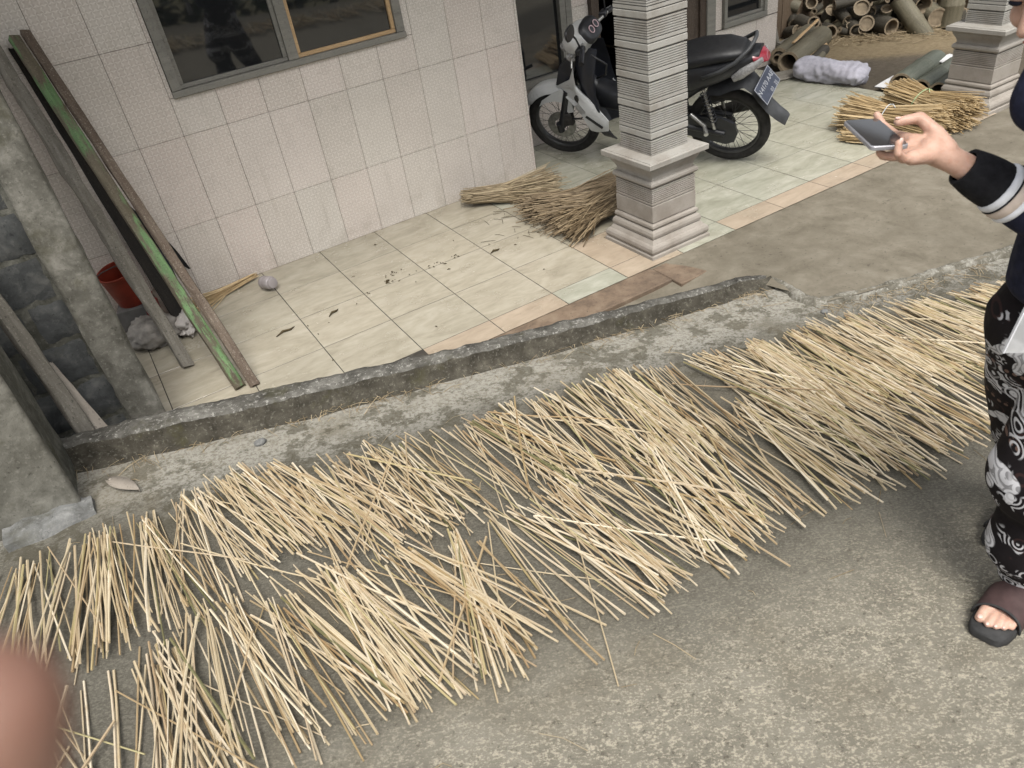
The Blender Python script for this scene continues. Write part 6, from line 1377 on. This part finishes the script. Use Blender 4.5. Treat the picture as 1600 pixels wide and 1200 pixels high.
# phone
ph = thing('phone', 'silver-grey phone lying flat in the person\'s raised hand', 'phone', (0.272, -3.817, 1.4855))
PW = V(0.85, -0.52, -0.08).normalized(); PL = V(0.52, 0.85, 0.02); PL = (PL - PW * PL.dot(PW)).normalized(); PN = PW.cross(PL)
ph.rotation_mode = 'QUATERNION'; ph.rotation_quaternion = Matrix((PW, PL, PN)).transposed().to_quaternion()
def rrect(w, l, r, n=5):
    return [(sx * (w - r) + r * math.cos(a), sy * (l - r) + r * math.sin(a)) for sx, sy, a0 in ((1, 1, 0), (-1, 1, 90), (-1, -1, 180), (1, -1, 270)) for a in [R(a0 + 90 * i / n) for i in range(n + 1)]]
b = MB(); b.rings([[(x, y, z) for x, y in rrect(0.036 - i, 0.077 - i, 0.009)] for z, i in ((-0.0095, 0.002), (-0.008, 0.0), (-0.0018, 0.0), (-0.0002, 0.0014))]); b.build('phone_body', 'phone', ph, 40)
b = MB(); b.rings([[(x, y, z) for x, y in rrect(0.0335, 0.0745, 0.007)] for z in (-0.001, 0.0006)]); b.build('screen', 'screen', ph)
b = MB(); b.box((-0.0368, 0.02, -0.006), (-0.0358, 0.036, -0.003), 0.0003); b.build('volume_button', 'phone', ph)
b = MB(); b.box((-0.0368, -0.002, -0.006), (-0.0358, 0.008, -0.003), 0.0003); b.build('power_button', 'phone', ph)
# pouch hanging from the jacket
pc = thing('card_pouch', 'clear plastic card pouch hanging in front of the printed trousers', 'pouch', (0.408, -4.118, 1.155))
b = MB(); b.box((-0.006, -0.0025, -0.115), (0.049, 0.0025, 0.0), 0.001); o = b.build('sleeve', 'pouch', pc); pc.rotation_euler = (R(3), R(8), R(-32))
b = MB(); b.torus((0.0215, 0, 0.010), (0, 1, 0), 0.009, 0.0016, 20, 6); b.build('ring', 'steel', pc, True)
b = MB(); b.tube([(0.0215, 0, 0.018), (0.045, 0.01, 0.05), (0.10, 0.03, 0.09)], 0.0025, 6); b.build('cord', 'cuff', pc, True)
b = MB(); b.box((-0.0065, -0.003, -0.116), (-0.0035, 0.003, 0.0), 0.0008); b.build('hem', 'stripe_white', pc)
# the photographer's own finger and hand, just in front of the lens
def cs(x, y, z): return CAM_LOC + RX * x + RY * y + RZ * z
b = MB()
def fing(pts, r):
    for i in range(len(pts) - 1): capsule(b, cs(*pts[i]), cs(*pts[i+1]), r[i], r[i+1], 12)
fing([(-0.0515, 0.0325, 0.075), (-0.0575, 0.058, 0.080), (-0.062, 0.088, 0.070), (-0.058, 0.115, 0.045)], [0.0078, 0.0088, 0.0098, 0.012])
for i, dx in enumerate((0.019, 0.038, 0.055)):
    fing([(-0.058 + dx, 0.115 + 0.003 * i, 0.045), (-0.055 + dx, 0.118, 0.075), (-0.05 + dx, 0.098, 0.083 - 0.004 * i), (-0.048 + dx, 0.085 + 0.004 * i, 0.066)], [0.012, 0.0098, 0.009, 0.008])
    capsule(b, cs(-0.058 + dx, 0.115, 0.045), cs(-0.03 + dx * 0.3, 0.155, -0.02), 0.013, 0.018)
capsule(b, cs(-0.058, 0.115, 0.045), cs(-0.03, 0.155, -0.02), 0.013, 0.018); capsule(b, cs(-0.02, 0.155, -0.02), cs(0.0, 0.19, -0.08), 0.026, 0.026); capsule(b, cs(0.0, 0.19, -0.08), cs(0.02, 0.27, -0.22), 0.026, 0.036)
fing([(-0.03, 0.15, -0.02), (-0.055, 0.11, -0.005), (-0.045, 0.08, 0.012)], [0.017, 0.013, 0.0095])
hand = link('hand', remesh(b, 0.0022, 3, 'hand'), 'skin_dark', None, True); tag(hand, 'blurred fingertip of the photographer at the lower left corner', 'hand')
# greenery across the lane (behind the camera), which darkens the window's reflections
k = NT('hedge leaf', 0.6, 0.3); k.col(k.ramp(k.attr('tone'), [(0, (0.018, 0.035, 0.010)), (1, (0.055, 0.085, 0.025))])); MAT['hedge'] = k.mat
b = MB(); hq = random.Random(9)
for i in range(9000):
    x = hq.uniform(-9, 11); y = -10.2 - 0.15 * x + hq.gauss(0, 0.45); z = hq.uniform(0, 2.7) ** 1.0; a = hq.uniform(0, 6.28); l = hq.uniform(0.10, 0.22); u = V(math.cos(a), math.sin(a), hq.uniform(-0.6, 0.6)).normalized() * l; w = u.cross(V(hq.uniform(-1, 1), hq.uniform(-1, 1), 1)).normalized() * l * 0.45; c = V(x, y, z)
    i0 = len(b.v); b.v += [tuple(c - u), tuple(c + w), tuple(c + u), tuple(c - w)]; b.f.append((i0, i0+1, i0+2, i0+3)); b.tone += [hq.random()] * 4
hg = b.build('hedge', 'hedge', None); hg['kind'] = 'stuff'; tag(hg, 'dense dark hedge across the lane, mirrored in the window', 'hedge')
